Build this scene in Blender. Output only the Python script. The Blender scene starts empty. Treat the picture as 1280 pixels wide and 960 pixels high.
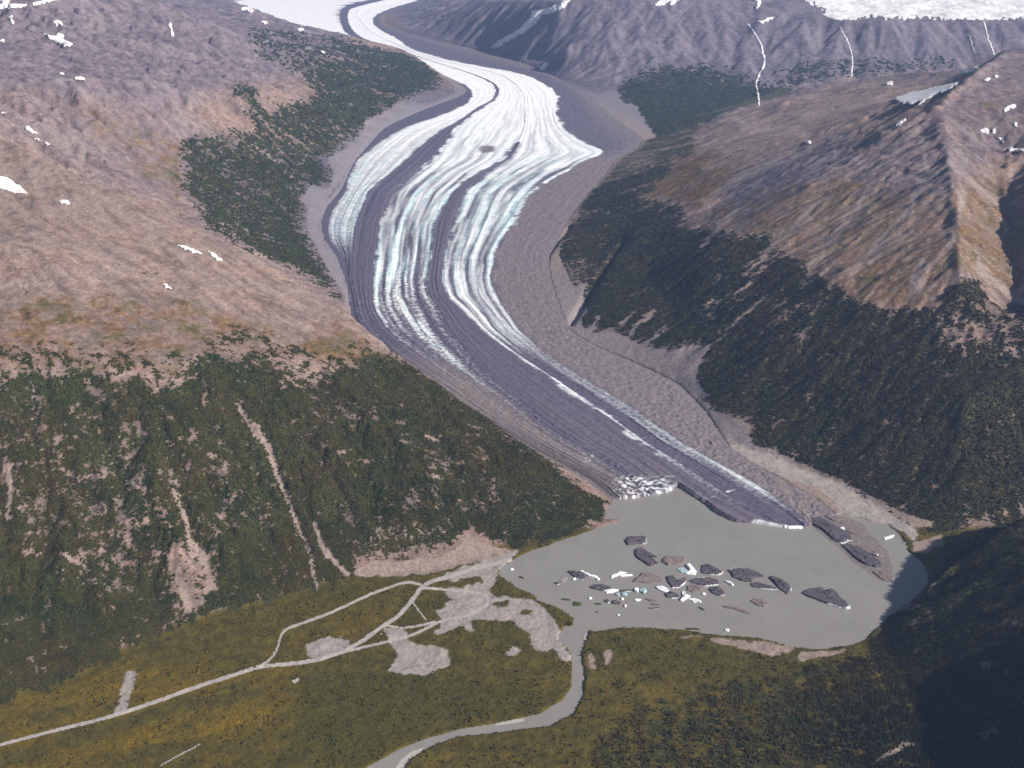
import bpy, math, random
import numpy as np
from math import radians

# ------------------------------------------------------------------ camera, sky, sun, exposure
F, CAMZ, PITCH = 1404.0, 3000.0, radians(22.4)
SUN_EL, SUN_AZ = radians(33), radians(113)          # azimuth clockwise from +Y
scene = bpy.context.scene
col = scene.collection
cam_d = bpy.data.cameras.new("camera")
cam_d.sensor_width = 36.0
cam_d.lens = 36.0 * F / 1280.0
cam_d.clip_start = 10.0
cam_d.clip_end = 120000.0
cam = bpy.data.objects.new("camera", cam_d)
col.objects.link(cam)
cam.location = (0, 0, CAMZ)
cam.rotation_euler = (math.pi / 2 - PITCH, 0, 0)
scene.camera = cam

world = bpy.data.worlds.new("World")
scene.world = world
world.use_nodes = True
wn = world.node_tree
sky = wn.nodes.new("ShaderNodeTexSky")
sky.sky_type = 'NISHITA'
sky.sun_disc = False
sky.sun_elevation = SUN_EL
sky.sun_rotation = SUN_AZ
sky.altitude = 300.0
wn.links.new(sky.outputs[0], wn.nodes["Background"].inputs[0])
wn.nodes["Background"].inputs[1].default_value = 0.052

sun_d = bpy.data.lights.new("sun", 'SUN')
sun_d.energy = 5.0
sun_d.angle = radians(0.5)
sun_d.color = (1.0, 0.925, 0.85)
sun = bpy.data.objects.new("sun", sun_d)
col.objects.link(sun)
sun.location = (8000, -4000, 6000)
sun.rotation_euler = (math.pi / 2 - SUN_EL, 0, math.pi - SUN_AZ)

scene.view_settings.view_transform = 'Standard'
scene.view_settings.look = 'None'
scene.view_settings.exposure = 0.62
scene.view_settings.gamma = 1.0
HAZE_DENSITY = 1.2e-5

rng = np.random.RandomState(7)
random.seed(7)

# ------------------------------------------------------------------ map maths: photo pixel (1280 x 960) <-> ground
cp, sp = math.cos(PITCH), math.sin(PITCH)
f32 = np.float32

def proj(x, y, z):
    zz = z - CAMZ
    dep = y * cp - zz * sp
    up = y * sp + zz * cp
    return 640 + F * x / dep, 480 - F * up / dep

def at_z(px, py, z):
    d = (px - 640) / F
    e = (480 - py) / F
    t = (z - CAMZ) / (-sp + e * cp)
    return t * d, t * (cp + e * sp)

def floor_h(Y):            # height of the valley floor / ice surface
    return np.interp(Y, [0, 4300, 5500, 5900, 7000, 10000, 14000, 20000, 28000, 42000, 60000],
                     [8, 4, 5, 14, 62, 165, 300, 480, 700, 1010, 1400])

def floor_xy(px, py):
    z = np.zeros_like(np.asarray(px, float) + np.asarray(py, float))
    for _ in range(45):
        x, y = at_z(px, py, z)
        z = floor_h(y)
    return x, y, z

def inside(px, py, poly):
    px = np.asarray(px); py = np.asarray(py)
    res = np.zeros(px.shape, bool)
    n = len(poly)
    for i in range(n):
        x0, y0 = poly[i]; x1, y1 = poly[(i + 1) % n]
        if y0 == y1:
            continue
        c = (y0 > py) != (y1 > py)
        res ^= c & (px < (x1 - x0) * (py - y0) / (y1 - y0) + x0)
    return res

def sstep(a, b, x):
    t = np.clip((x - a) / (b - a), 0, 1)
    return t * t * (3 - 2 * t)

# ------------------------------------------------------------------ noise
def perlin(x, y, seed):
    r = np.random.RandomState(seed)
    P = np.concatenate([r.permutation(256)] * 2).astype(np.int32)
    a = r.rand(256) * 2 * np.pi
    GX = np.cos(a).astype(f32); GY = np.sin(a).astype(f32)
    x = np.asarray(x, f32); y = np.asarray(y, f32)
    xi = np.floor(x).astype(np.int32); yi = np.floor(y).astype(np.int32)
    xf = x - xi; yf = y - yi
    xi &= 255; yi &= 255
    u = xf * xf * xf * (xf * (xf * 6 - 15) + 10)
    v = yf * yf * yf * (yf * (yf * 6 - 15) + 10)
    def g(dx, dy):
        h = P[P[(xi + dx) & 255] + ((yi + dy) & 255)]
        return GX[h] * (xf - dx) + GY[h] * (yf - dy)
    n0 = g(0, 0) * (1 - u) + g(1, 0) * u
    n1 = g(0, 1) * (1 - u) + g(1, 1) * u
    return (n0 * (1 - v) + n1 * v) * 1.5

def fbm(x, y, scale, octaves, seed, gain=0.5):
    out = 0; amp = 1.0; tot = 0
    c, s = math.cos(0.6), math.sin(0.6)
    x = np.asarray(x, f32) / scale; y = np.asarray(y, f32) / scale
    for o in range(octaves):
        out = out + amp * perlin(x, y, seed + o)
        tot += amp
        amp *= gain
        x, y = (c * x - s * y) * 2.03 + 17.3, (s * x + c * y) * 2.03 + 5.1
    return out / tot

def gullies(X, Y, gx, gy, specs, seed):
    """valleys that run down the slope, octave by octave"""
    h = np.zeros(X.shape, f32)
    gx = gx.astype(f32).copy(); gy = gy.astype(f32).copy()
    for o, (cell, amp, w_) in enumerate(specs):
        r = np.random.RandomState(seed + o)
        RX = r.rand(64, 64).astype(f32); RY = r.rand(64, 64).astype(f32)
        px = X.astype(f32) / cell; py = Y.astype(f32) / cell
        ix = np.floor(px).astype(np.int32); iy = np.floor(py).astype(np.int32)
        m = np.sqrt(gx * gx + gy * gy) + 1e-4
        dx, dy = -gy / m, gx / m
        sc = np.zeros(X.shape, f32); ss = np.zeros(X.shape, f32); sw = np.zeros(X.shape, f32)
        for i in (-1, 0, 1):
            for j in (-1, 0, 1):
                qx = ix + i; qy = iy + j
                vx = px - (qx + RX[qx & 63, qy & 63]); vy = py - (qy + RY[qx & 63, qy & 63])
                w = np.exp(-2.2 * (vx * vx + vy * vy))
                ph = 6.2832 * 1.15 * (vx * dx + vy * dy)
                sc += w * np.cos(ph); ss += w * np.sin(ph); sw += w
        c = sc / (sw + 1e-4); s = ss / (sw + 1e-4)
        a = amp * w_ * np.clip(m / 0.35, 0.0, 1.25)
        h -= a * (0.5 + 0.5 * c) ** 1.6
        dd = a * 0.5 * s * 6.2832 * 1.15 / cell
        gx += dd * dx * 0.9; gy += dd * dy * 0.9
    return h

# ------------------------------------------------------------------ small helpers for objects and materials
def link(o, parent=None):
    col.objects.link(o)
    if parent is not None:
        o.parent = parent
    return o

def mesh_from(name, V, polys, mat=None, smooth=False, parent=None):
    me = bpy.data.meshes.new(name)
    me.from_pydata([tuple(map(float, v)) for v in V], [], [tuple(map(int, p)) for p in polys])
    if mat: me.materials.append(mat)
    if smooth: me.polygons.foreach_set("use_smooth", np.ones(len(me.polygons), bool))
    me.update()
    return link(bpy.data.objects.new(name, me), parent)

def quads_mesh(name, V, Q, mat, attrs=None, smooth=True):
    me = bpy.data.meshes.new(name)
    V = np.ascontiguousarray(V, f32); Q = np.ascontiguousarray(Q, np.int32)
    me.vertices.add(len(V)); me.vertices.foreach_set("co", V.ravel())
    me.loops.add(len(Q) * 4); me.loops.foreach_set("vertex_index", Q.ravel())
    me.polygons.add(len(Q))
    me.polygons.foreach_set("loop_start", np.arange(0, len(Q) * 4, 4, dtype=np.int32))
    me.polygons.foreach_set("use_smooth", np.full(len(Q), smooth))
    for k, a in (attrs or {}).items():
        if a.ndim == 1:
            at = me.attributes.new(k, 'FLOAT', 'POINT'); at.data.foreach_set("value", np.ascontiguousarray(a, f32))
        else:
            c = np.ones((len(V), 4), f32); c[:, :3] = a
            at = me.attributes.new(k, 'FLOAT_COLOR', 'POINT'); at.data.foreach_set("color", c.ravel())
    me.materials.append(mat)
    me.update(calc_edges=True); me.validate()
    return link(bpy.data.objects.new(name, me))

def tag(o, label=None, cat=None, group=None, kind=None):
    if label: o["label"] = label
    if cat: o["category"] = cat
    if group: o["group"] = group
    if kind: o["kind"] = kind
    return o

class NT:
    def __init__(s, name):
        s.m = bpy.data.materials.new(name); s.m.use_nodes = True
        s.t = s.m.node_tree; s.b = s.t.nodes["Principled BSDF"]
        s.b.inputs["Specular IOR Level"].default_value = 0.15
        s.b.inputs["Roughness"].default_value = 0.9
        s.pos = s.n("ShaderNodeNewGeometry").outputs["Position"]
    def n(s, t, **kw):
        nd = s.t.nodes.new(t)
        for k, v in kw.items(): setattr(nd, k, v)
        return nd
    def put(s, sock, v):
        if isinstance(v, bpy.types.NodeSocket): s.t.links.new(v, sock)
        elif isinstance(v, (tuple, list)) and sock.type == 'RGBA': sock.default_value = (*v[:3], 1)
        else: sock.default_value = v
    def noise(s, size, detail=6, rough=0.55, vec=None, stretch=None, dist=0.0):
        v = vec or s.pos
        if stretch:
            mp = s.n("ShaderNodeMapping"); s.put(mp.inputs[0], v); mp.inputs["Scale"].default_value = stretch; v = mp.outputs[0]
        nd = s.n("ShaderNodeTexNoise"); s.put(nd.inputs["Vector"], v)
        nd.inputs["Scale"].default_value = 1.0 / size; nd.inputs["Detail"].default_value = detail
        nd.inputs["Roughness"].default_value = rough; nd.inputs["Distortion"].default_value = dist
        return nd.outputs[0]
    def rng(s, v, a, b, c=0.0, d=1.0):
        nd = s.n("ShaderNodeMapRange", interpolation_type='SMOOTHSTEP'); s.put(nd.inputs[0], v)
        for i, q in enumerate((a, b, c, d)): s.put(nd.inputs[i + 1], q)
        return nd.outputs[0]
    def math(s, op, a, b=0.0):
        nd = s.n("ShaderNodeMath", operation=op); s.put(nd.inputs[0], a); s.put(nd.inputs[1], b); return nd.outputs[0]
    def mix(s, f, a, b, mode='MIX'):
        nd = s.n("ShaderNodeMix", data_type='RGBA', blend_type=mode)
        s.put(nd.inputs[0], f); s.put(nd.inputs[6], a); s.put(nd.inputs[7], b); return nd.outputs[2]
    def attr(s, name):
        nd = s.n("ShaderNodeAttribute", attribute_name=name); return nd
    def rgb(s, name):
        sp_ = s.n("ShaderNodeSeparateColor"); s.put(sp_.inputs[0], s.attr(name).outputs["Color"]); return sp_.outputs
    def color(s, c): s.put(s.b.inputs["Base Color"], c)
    def bump(s, h, strength=0.5, dist=1.0):
        nd = s.n("ShaderNodeBump"); nd.inputs["Strength"].default_value = strength; nd.inputs["Distance"].default_value = dist
        s.put(nd.inputs["Height"], h); s.put(s.b.inputs["Normal"], nd.outputs[0])
    def rough(s, v): s.put(s.b.inputs["Roughness"], v)

# ------------------------------------------------------------------ traced outlines (photo pixels)
ROWS = {
 0: [(-14,270),(0,285),(20,305),(35,365),(50,440),(60,500),(66,507),(77,527),(93,550),(106,575),(113,583),(120,575),(130,545),(142,515),(158,480),(173,465),(191,450),(200,442),(213,435),(226,430),(240,422),(260,405),(280,398),(300,403),(320,418),(350,430),(370,434),(400,436),(440,462),(480,520),(520,582),(560,655),(600,728),(625,762),(670,800)],
 1: [(-14,271),(0,286),(20,306),(35,366),(50,441),(60,501),(66,508),(77,528),(93,551),(106,580),(113,590),(120,592),(133,580),(146,548),(160,505),(173,482),(191,458),(200,447),(226,434),(240,432),(260,418),(280,410),(300,412),(320,428),(350,434),(370,438),(400,442),(440,470),(480,530),(520,592),(560,664),(600,738),(625,768),(670,806)],
 2: [(-14,520),(0,470),(3,442),(10,426),(20,424),(30,426),(40,430),(50,445),(60,487),(66,505),(77,540),(93,590),(104,616),(114,621),(125,616),(133,600),(149,577),(160,558),(173,537),(186,523),(200,508),(220,485),(240,460),(280,444),(320,438),(350,437),(370,442),(400,448),(440,478),(480,540),(520,602),(560,674),(600,748),(625,775),(670,812)],
 3: [(-14,532),(0,483),(3,472),(10,438),(20,434),(30,436),(40,442),(50,456),(60,492),(66,507),(77,541),(93,592),(104,618.5),(114,625),(125,620),(133,605),(149,584),(160,568),(173,561),(186,550),(200,541),(220,515),(240,492),(280,475),(320,470),(350,467),(370,466),(387,468),(413,484),(440,517),(466,556),(493,594),(520,630),(560,690),(600,765),(625,790),(670,825)],
 4: [(-14,540),(0,500),(3,490),(10,452),(20,445),(30,453),(40,462),(50,482),(60,506),(66,515),(77,555),(93,625),(106,645),(120,655),(133,656),(146,656),(160,655),(173,650),(186,642),(200,632),(215,600),(226,585),(240,566),(280,544),(320,540),(350,534),(370,537),(387,547),(413,561),(440,583),(466,605),(493,640),(526,682),(552,722),(579,768),(600,795),(625,830),(670,870)],
 5: [(-14,542),(0,502),(3,492),(10,454),(20,447),(30,455),(40,464),(50,483),(60,507),(66,516),(77,556.5),(93,626.5),(106,646.5),(120,656.5),(133,657.5),(146,658),(160,657),(173,653),(186,647),(200,637),(215,612),(226,597),(240,582),(280,566),(320,555),(350,553),(370,557),(387,577),(413,600),(440,636),(466,676),(473,687),(499,722),(526,763),(552,798),(579,838),(600,869),(625,905),(650,960),(670,1000)],
 6: [(-14,560),(0,525),(3,515),(10,489),(20,467),(30,465),(40,479),(50,499),(57,507),(62,513),(66,527),(77,566),(93,657),(106,683),(120,698),(133,696),(146,696),(160,704),(173,720),(186,748),(191,758),(196,745),(200,731),(213,710),(226,686),(240,665),(266,649),(290,635),(320,618),(350,615),(370,621),(387,632),(413,650),(440,680),(466,716),(499,774),(526,814),(552,850),(579,900),(600,936),(613,958),(640,995),(655,1010),(670,1030)],
 7: [(-14,575),(0,545),(3,532),(10,503),(20,478),(30,478),(40,502),(50,540),(60,592),(66,612),(77,652),(93,692),(106,716),(120,738),(133,750),(146,768),(160,786),(173,806),(186,800),(200,770),(213,764),(226,753),(240,740),(266,719),(290,704),(320,686),(345,690),(370,698),(390,704),(413,715),(430,742),(445,776),(460,812),(480,852),(500,872),(520,890),(540,902),(560,915),(575,937),(590,965),(605,990),(620,1020),(640,1045),(655,1055),(670,1070)],
}
def curve(k, py):
    a = np.array(ROWS[k], float)
    return np.interp(py, a[:, 0], a[:, 1])
def smooth_curve(k):
    ys = np.arange(-14, 671, 1.0); x = curve(k, ys)
    for _ in range(2):
        p = np.pad(x, 3, mode='edge'); x = np.convolve(p, np.ones(7) / 7, 'valid')
    return ys, x
SC = {k: smooth_curve(k) for k in ROWS}
for k in range(1, 8):
    SC[k] = (SC[k][0], np.maximum(SC[k][1], SC[k - 1][1] + 0.4))
def C(k, py): return np.interp(py, SC[k][0], SC[k][1])

TERMINUS = [(758,634),(768,624),(790,622),(815,618),(836,613),(848,606),(862,614),(880,626),(897,641),(920,652),(945,653),(968,657),(990,660),(1002,660),(1014,655),(1030,648)]
LAKE = TERMINUS + [(1050,642),(1072,645),(1092,652),(1108,654),(1122,664),(1132,676),
  (1136,688),(1146,696),(1156,706),(1160,716),(1160,730),(1160,742),(1140,758),(1124,764),(1110,772),(1096,785),(1082,799),(1060,808),(1020,811),(990,808),(950,797),(920,795),(885,792),(860,787),(830,786),(800,784),(770,785),(750,789),(737,788),(736,792),(700,790),(706,782),(712,782),(716,780),(718,772),(706,764),(690,756),(672,750),(669,744),(650,736),(634,726),(622,716),(630,706),(648,695),(662,688),(682,682),(700,675),(722,668),(742,661),(762,654),(776,652),(774,649),(758,649),(756,641)]
RIVER = [(700,790),(697,800),(708,808),(713,815),(715,834),(715,857),(703,874),(675,891),(627,902),(577,910),(537,921),(500,935),(455,960),(425,985),(480,1000),(500,968),(516,946),(545,930),(574,920),(633,914),(689,907),(717,891),(730,868),(731,845),(727,817),(733,798),(736,792)]

# ------------------------------------------------------------------ terrain: ridges, contacts and slopes as (px, py, height)
RIDGES = [
 [(-420,60,1850),(-150,120,1650),(0,168,1450),(50,195,1370),(128,232,1240),(200,255,1110),(255,290,990),(330,320,870),(400,358,710),(440,395,610),(520,455,440),(600,512,290),(700,586,115),(765,632,3)],
 [(60,215,1000),(150,262,800),(250,312,560),(330,352,350),(400,390,160),(440,412,95)],
 [(0,300,1140),(128,340,960),(255,370,800),(380,420,610)],
 [(-300,470,900),(0,450,800),(150,455,720),(300,450,640),(400,470,500),(500,530,330),(600,600,170),(700,640,50)],
 [(-300,720,330),(0,650,330),(150,650,300),(300,640,250),(400,650,130),(500,640,130),(600,650,60)],
 [(-200,800,170),(0,760,150),(150,740,120)],
 # far left mountain
 [(585,110,330),(550,92,450),(500,60,720),(440,43,930),(380,31,1080),(345,28,1150),(300,8,1350),(200,-40,1800)],
 [(-200,60,1850),(0,100,1600),(100,100,1530),(200,100,1390),(300,120,1130),(400,100,880),(480,100,560)],
 [(0,0,2060),(100,0,2020),(200,0,1900),(300,50,1370)],
 [(-300,-60,2300),(0,-50,2250),(150,-60,2150)],
 [(100,180,1130),(200,180,930),(300,200,640),(400,180,500)],
 [(250,270,650),(300,280,420),(360,260,330)],
 # right mountain
 [(815,170,330),(850,152,480),(900,138,650),(950,123,800),(1000,107,950),(1060,98,1050),(1120,91,1150),(1200,91,1330),(1250,65,1650),(1280,62,1700),(1420,40,1850),(1700,20,1900)],
 [(1250,65,1650),(1215,95,1600),(1170,135,1480),(1115,160,1330),(1050,200,1105),(1000,235,960),(950,262,790)],
 [(1170,135,1480),(1195,230,1180),(1200,330,880),(1215,400,650)],
 [(1400,160,1550),(1330,210,1330),(1310,300,980),(1300,400,680)],
 [(1255,180,1270),(1265,300,880),(1270,400,610)],
 [(1105,131,1085),(1150,124,1150),(1200,103,1270)],
 [(1000,170,1000),(940,185,840),(880,190,690)],
 [(900,210,740),(850,200,570),(800,240,450)],
 [(800,330,300),(850,400,270),(900,300,620)],
 [(760,270,330),(740,330,190)],
 [(950,450,300),(1000,400,480),(1050,330,740)],
 [(1100,450,440),(1100,550,190)],
 [(1200,500,430),(1280,450,540),(1450,430,620)],
 [(1200,600,150),(1280,570,220),(1450,560,300)],
 [(745,330,200),(735,365,150),(722,395,105)],
 # back wall
 [(520,5,860),(560,-15,1150),(600,0,1400),(700,0,1620),(800,0,1640),(900,0,1640),(1000,0,1560),(1100,0,1540),(1280,0,1530),(1600,0,1560)],
 [(600,-60,2000),(800,-50,2150),(1000,-40,2000),(1300,-40,1900),(1700,-40,2000)],
 [(1000,22,1400),(1100,26,1395),(1280,25,1390),(1600,25,1400)],
 [(700,50,1050),(800,60,960),(900,60,950),(1000,60,980),(1200,60,1000),(1500,60,1000)],
 [(900,92,640),(1100,90,730),(1300,88,760)],
 # knoll at the lower right, and a ridge out of view
 [(1105,785,6),(1120,774,32),(1140,755,78),(1165,720,145),(1200,688,220),(1250,653,290),(1280,639,325),(1400,590,420),(1600,540,560)],
 [(1150,795,55),(1200,775,140),(1280,765,225),(1400,740,380)],
 [(1330,980,190),(1340,900,230),(1352,830,290),(1380,760,380),(1420,690,430)],
 [(1470,960,450),(1490,880,540),(1530,800,660),(1600,720,780),(1700,650,860),(1800,600,820)],  # unseen ridge right of the view, added to cast shade on the lower right
 [(1190,850,30),(1240,870,70),(1290,900,120)],
]
FLOOR = [(-900,1250),(-900,960),(-200,900),(0,882),(60,862),(150,822),(210,792),(260,772),(330,752),(395,735),(440,722),(500,716),(560,706),(600,694),(645,686),(700,674),(757,645)]
_ys = np.arange(625, -15, -5.0)
FLOOR += [(float(C(0, y)), float(y)) for y in _ys]
FLOOR += [(float(C(7, y)), float(y)) for y in np.arange(-14, 168, 5.0)]
FLOOR += [(830,155),(900,140),(1000,118),(1500,100),(1500,112),(1000,135),(900,155),(830,170)]
FLOOR += [(float(C(7, y)), float(y)) for y in np.arange(176, 545, 5.0)]
FLOOR += [(930,560),(980,574),(1000,584),(1050,606),(1080,622),(1110,640),(1140,660),(1165,667),(1200,662),(1330,657),(1600,650),(1600,672),(1330,680),(1212,700),(1185,718),(1150,752),(1112,772),(1103,795),(1120,830),(1150,870),(1200,925),(1280,990),(1500,1250)]

# coarse log-polar grid, heights filled between the constraints
nT, nR = 325, 728
T0, T1 = -0.585, 0.72
L0, L1 = math.log(2450.0), math.log(44000.0)
tg = np.linspace(T0, T1, nT); lg = np.linspace(L0, L1, nR)
acc = np.zeros((nT, nR)); cnt = np.zeros((nT, nR))
for pl in RIDGES:
    a = np.array(pl, float)
    x, y = at_z(a[:, 0], a[:, 1], a[:, 2])
    th = np.arctan2(x, y); lr = np.log(np.hypot(x, y))
    for i in range(len(a) - 1):
        n = int(max(abs(th[i + 1] - th[i]) / (tg[1] - tg[0]), abs(lr[i + 1] - lr[i]) / (lg[1] - lg[0])) * 2) + 2
        f = np.linspace(0, 1, n)
        it = np.round((th[i] + f * (th[i + 1] - th[i]) - T0) / (tg[1] - tg[0])).astype(int)
        il = np.round((lr[i] + f * (lr[i + 1] - lr[i]) - L0) / (lg[1] - lg[0])).astype(int)
        z = a[i, 2] + f * (a[i + 1, 2] - a[i, 2])
        k = (it >= 0) & (it < nT) & (il >= 0) & (il < nR)
        np.add.at(acc, (it[k], il[k]), z[k]); np.add.at(cnt, (it[k], il[k]), 1)
Rg = np.exp(lg)[None, :]; Xg = Rg * np.sin(tg)[:, None]; Yg = Rg * np.cos(tg)[:, None]
fz = floor_h(Yg)
fpx, fpy = proj(Xg, Yg, fz)
fl = inside(fpx, fpy, FLOOR)
fixv = np.where(cnt > 0, acc / np.maximum(cnt, 1), 0.0)
fixm = cnt > 0
fixv[fl] = fz[fl]; fixm |= fl

def relax(z, m, v, n):
    for _ in range(n):
        p = np.pad(z, 1, mode='edge')
        z = 0.25 * (p[:-2, 1:-1] + p[2:, 1:-1] + p[1:-1, :-2] + p[1:-1, 2:])
        z = np.where(m, v, z)
    return z
z = None
for s_ in (16, 8, 4, 2, 1):
    a_, b_ = -(-nT // s_), -(-nR // s_)
    it = np.arange(nT) // s_; il = np.arange(nR) // s_
    sv = np.zeros((a_, b_)); sn = np.zeros((a_, b_))
    ii, jj = np.nonzero(fixm)
    np.add.at(sv, (it[ii], il[jj]), fixv[ii, jj]); np.add.at(sn, (it[ii], il[jj]), 1)
    m = sn > 0; v = np.where(m, sv / np.maximum(sn, 1), 0)
    if z is None: z = np.full((a_, b_), 500.0)
    else: z = np.repeat(np.repeat(z, 2, 0), 2, 1)[:a_, :b_]
    z = relax(z, m, v, {16: 500, 8: 300, 4: 200, 2: 120, 1: 90}[s_])
for _ in range(2):
    p = np.pad(z, 1, mode='edge')
    zs = 0.2 * (p[:-2, 1:-1] + p[2:, 1:-1] + p[1:-1, :-2] + p[1:-1, 2:] + z)
    z = np.where(fl, z, zs)
base = z

def smoothing(a, n):
    for _ in range(n):
        p = np.pad(a, 1, mode='edge')
        a = 0.2 * (p[:-2, 1:-1] + p[2:, 1:-1] + p[1:-1, :-2] + p[1:-1, 2:] + a)
    return a

# fine log-polar grid
NT_, DL = 690, 0.00168
NR_ = int((math.log(43500.0) - math.log(2520.0)) / DL)
th = np.linspace(-0.565, 0.705, NT_); lr = math.log(2520.0) + DL * np.arange(NR_)
def bspline(q, g):
    t = (q - g[0]) / (g[1] - g[0]); i = np.floor(t).astype(int); f = t - i
    A = np.zeros((len(q), len(g)))
    w = [(1 - f) ** 3 / 6, (3 * f ** 3 - 6 * f ** 2 + 4) / 6, (-3 * f ** 3 + 3 * f ** 2 + 3 * f + 1) / 6, f ** 3 / 6]
    for k in range(4):
        np.add.at(A, (np.arange(len(q)), np.clip(i + k - 1, 0, len(g) - 1)), w[k])
    return A
R = np.exp(lr)[None, :]
X = (R * np.sin(th)[:, None]); Y = (R * np.cos(th)[:, None])
Z = bspline(th, tg) @ base @ bspline(lr, lg).T
FH = floor_h(Y)
hab = Z - FH
dzr = np.gradient(Z, axis=1) / (R * DL); dzt = np.gradient(Z, axis=0) / (R * (th[1] - th[0]))
st, ct = np.sin(th)[:, None], np.cos(th)[:, None]
gx = dzr * st + dzt * ct; gy = dzr * ct - dzt * st
amp = sstep(8, 200, hab).astype(f32)
far = sstep(9000, 20000, Y).astype(f32)
P0x, P0y = proj(X, Y, FH)
m1w = (inside(P0x * 0 + proj(X, Y, Z)[0], proj(X, Y, Z)[1], [(-600,0),(0,160),(128,228),(255,285),(440,390),(765,632),(640,700),(400,740),(0,900),(-600,1000)]) & (Y < 9800)).astype(f32)
for _ in range(3): m1w = smoothing(m1w, 6)
hi_m1 = m1w * sstep(380, 700, Z)
calm = (1 - 0.72 * hi_m1).astype(f32)
crag = (sstep(850, 1250, Z) * (X > 1500) * (Y < 11800) * .7 + 1.3 * sstep(700, 1200, Z) * (X < -1500) * (Y > 9000)).astype(f32)
crag = smoothing(crag, 8)
m3w = smoothing(((X > 700) & (Y > 5300) & (Y < 12500)).astype(f32), 6)
ero = gullies(X, Y, gx, gy, [(760, 62, amp * calm * (0.35 + 0.8 * far + .3 * crag)), (380, 34, amp * calm * (0.75 + .5 * far + .7 * crag) * (1 - .55 * m3w)), (190, 19, amp * calm * (1 + .8 * crag) * (1 - .35 * m3w)), (95, 9, amp * (1 + crag)), (48, 4.5, amp * (1 + crag))], 11)
# streaks down the fall line (rills, scree runs, vegetation stripes)
def fall_lines(seed, step, n):
    g = np.random.RandomState(seed).rand(*X.shape).astype(f32) - 0.5
    g += 0.5 * fbm(X, Y, 55, 2, seed + 1)
    er = smoothing(ero.astype(f32), 6)
    q = Z + 1.2 * er
    a = np.gradient(q, axis=1) / (R * DL); b = np.gradient(q, axis=0) / (R * (th[1] - th[0]))
    m = np.hypot(a, b) + 1e-4
    st_ = step * np.clip(R / 6500.0, 0.7, 2.6)
    vi = (b / m / (R * (th[1] - th[0])) * st_).astype(f32); vj = (a / m / (R * DL) * st_).astype(f32)
    I0, J0 = np.meshgrid(np.arange(NT_, dtype=f32), np.arange(NR_, dtype=f32), indexing='ij')
    out = g.copy()
    for sg in (1, -1):
        I, J = I0.copy(), J0.copy()
        for k in range(n):
            a_ = np.clip(I + .5, 0, NT_ - 1).astype(np.int32); b_ = np.clip(J + .5, 0, NR_ - 1).astype(np.int32)
            I = I + sg * vi[a_, b_]; J = J + sg * vj[a_, b_]
            a_ = np.clip(I + .5, 0, NT_ - 1).astype(np.int32); b_ = np.clip(J + .5, 0, NR_ - 1).astype(np.int32)
            out += g[a_, b_]
    return (out / (out.std() + 1e-6)).astype(f32)
LIC = fall_lines(301, 11.0, 10); LIC2 = fall_lines(311, 19.0, 14)
LICs = smoothing(LIC2, 1)
Z = Z + ero + (1.4 * LIC + 4.5 * LICs) * amp * calm * (0.35 + far) * np.clip(np.hypot(gx, gy) / 0.3, 0.2, 1.2)
Z += crag * amp * ((55 + 45 * (X < 0)) * (.35 - np.abs(fbm(X, Y, 330, 4, 351, .6))) )
Z += fbm(X, Y, 700, 5, 31) * 42 * amp * (0.8 + far) + fbm(X, Y, 60, 4, 41) * (1.2 + 5.5 * amp)
hum = (1 - amp) * sstep(0.0, 0.5, fbm(X, Y, 90, 3, 55) + .2)
Z += hum * 3.0
def carve(pts, w, depth, y0=0, y1=99000):
    global Z
    qx, qy = proj(X, Y, Z); d = np.full(X.shape, 99.0)
    m = (qx > min(p[0] for p in pts) - 20) & (qx < max(p[0] for p in pts) + 20) & (qy > min(p[1] for p in pts) - 20) & (qy < max(p[1] for p in pts) + 20)
    x_, y_ = qx[m], qy[m]; dd = np.full(x_.shape, 99.0)
    for (ax, ay), (bx, by) in zip(pts[:-1], pts[1:]):
        vx, vy = bx - ax, by - ay
        t_ = np.clip(((x_ - ax) * vx + (y_ - ay) * vy) / (vx * vx + vy * vy), 0, 1)
        dd = np.minimum(dd, np.hypot(x_ - ax - t_ * vx, y_ - ay - t_ * vy))
    d[m] = dd
    Z = Z - depth * np.exp(-(d / w) ** 2) * ((Y > y0) & (Y < y1))
carve([(782,298),(768,318),(757,334),(748,348),(738,364),(727,382),(714,402)], 4.0, 42)
carve([(712,285),(698,298),(685,316),(680,332)], 3.5, 30)
carve([(296,500),(308,525),(340,568),(362,630),(386,690)], 5.0, 14)
carve([(1285,58),(1256,66),(1240,80),(1215,97),(1190,118),(1170,136),(1150,148),(1115,162),(1098,172)], 5.0, -34, 8400, 13500)
carve([(1172,138),(1182,170),(1195,230),(1200,290),(1204,335)], 9.0, -10, 6500, 10500)
near = Y < 7000
inl = np.zeros(X.shape, bool)
jr = int(np.argmax(R[0] > 7400))
inl[:, :jr] = inside(P0x[:, :jr], P0y[:, :jr], LAKE) | inside(P0x[:, :jr], P0y[:, :jr], RIVER)
flat = np.zeros(X.shape, bool); flat[:, :jr] = inside(P0x[:, :jr], P0y[:, :jr], FLOOR)
Z = np.where(flat & (Y < 5700), np.maximum(Z, 2.2), Z)
Z = np.where(inl, -6.0, Z)
gl_in = (P0y > -14) & (P0y < 662) & (P0x > C(0, P0y) + 3) & (P0x < C(7, P0y) - 3)
gl_deep = (P0y > -12) & (P0y < 655) & (P0x > C(0, P0y) + 9) & (P0x < C(7, P0y) - 9) & ~inl
Z = np.where(gl_in & ~inl, FH - 14, Z)

PX, PY = proj(X, Y, Z)
ELEV = (Z - CAMZ) / R
HOR = np.maximum.accumulate(ELEV, axis=1)
VIS = ELEV >= HOR - 2e-3

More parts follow.
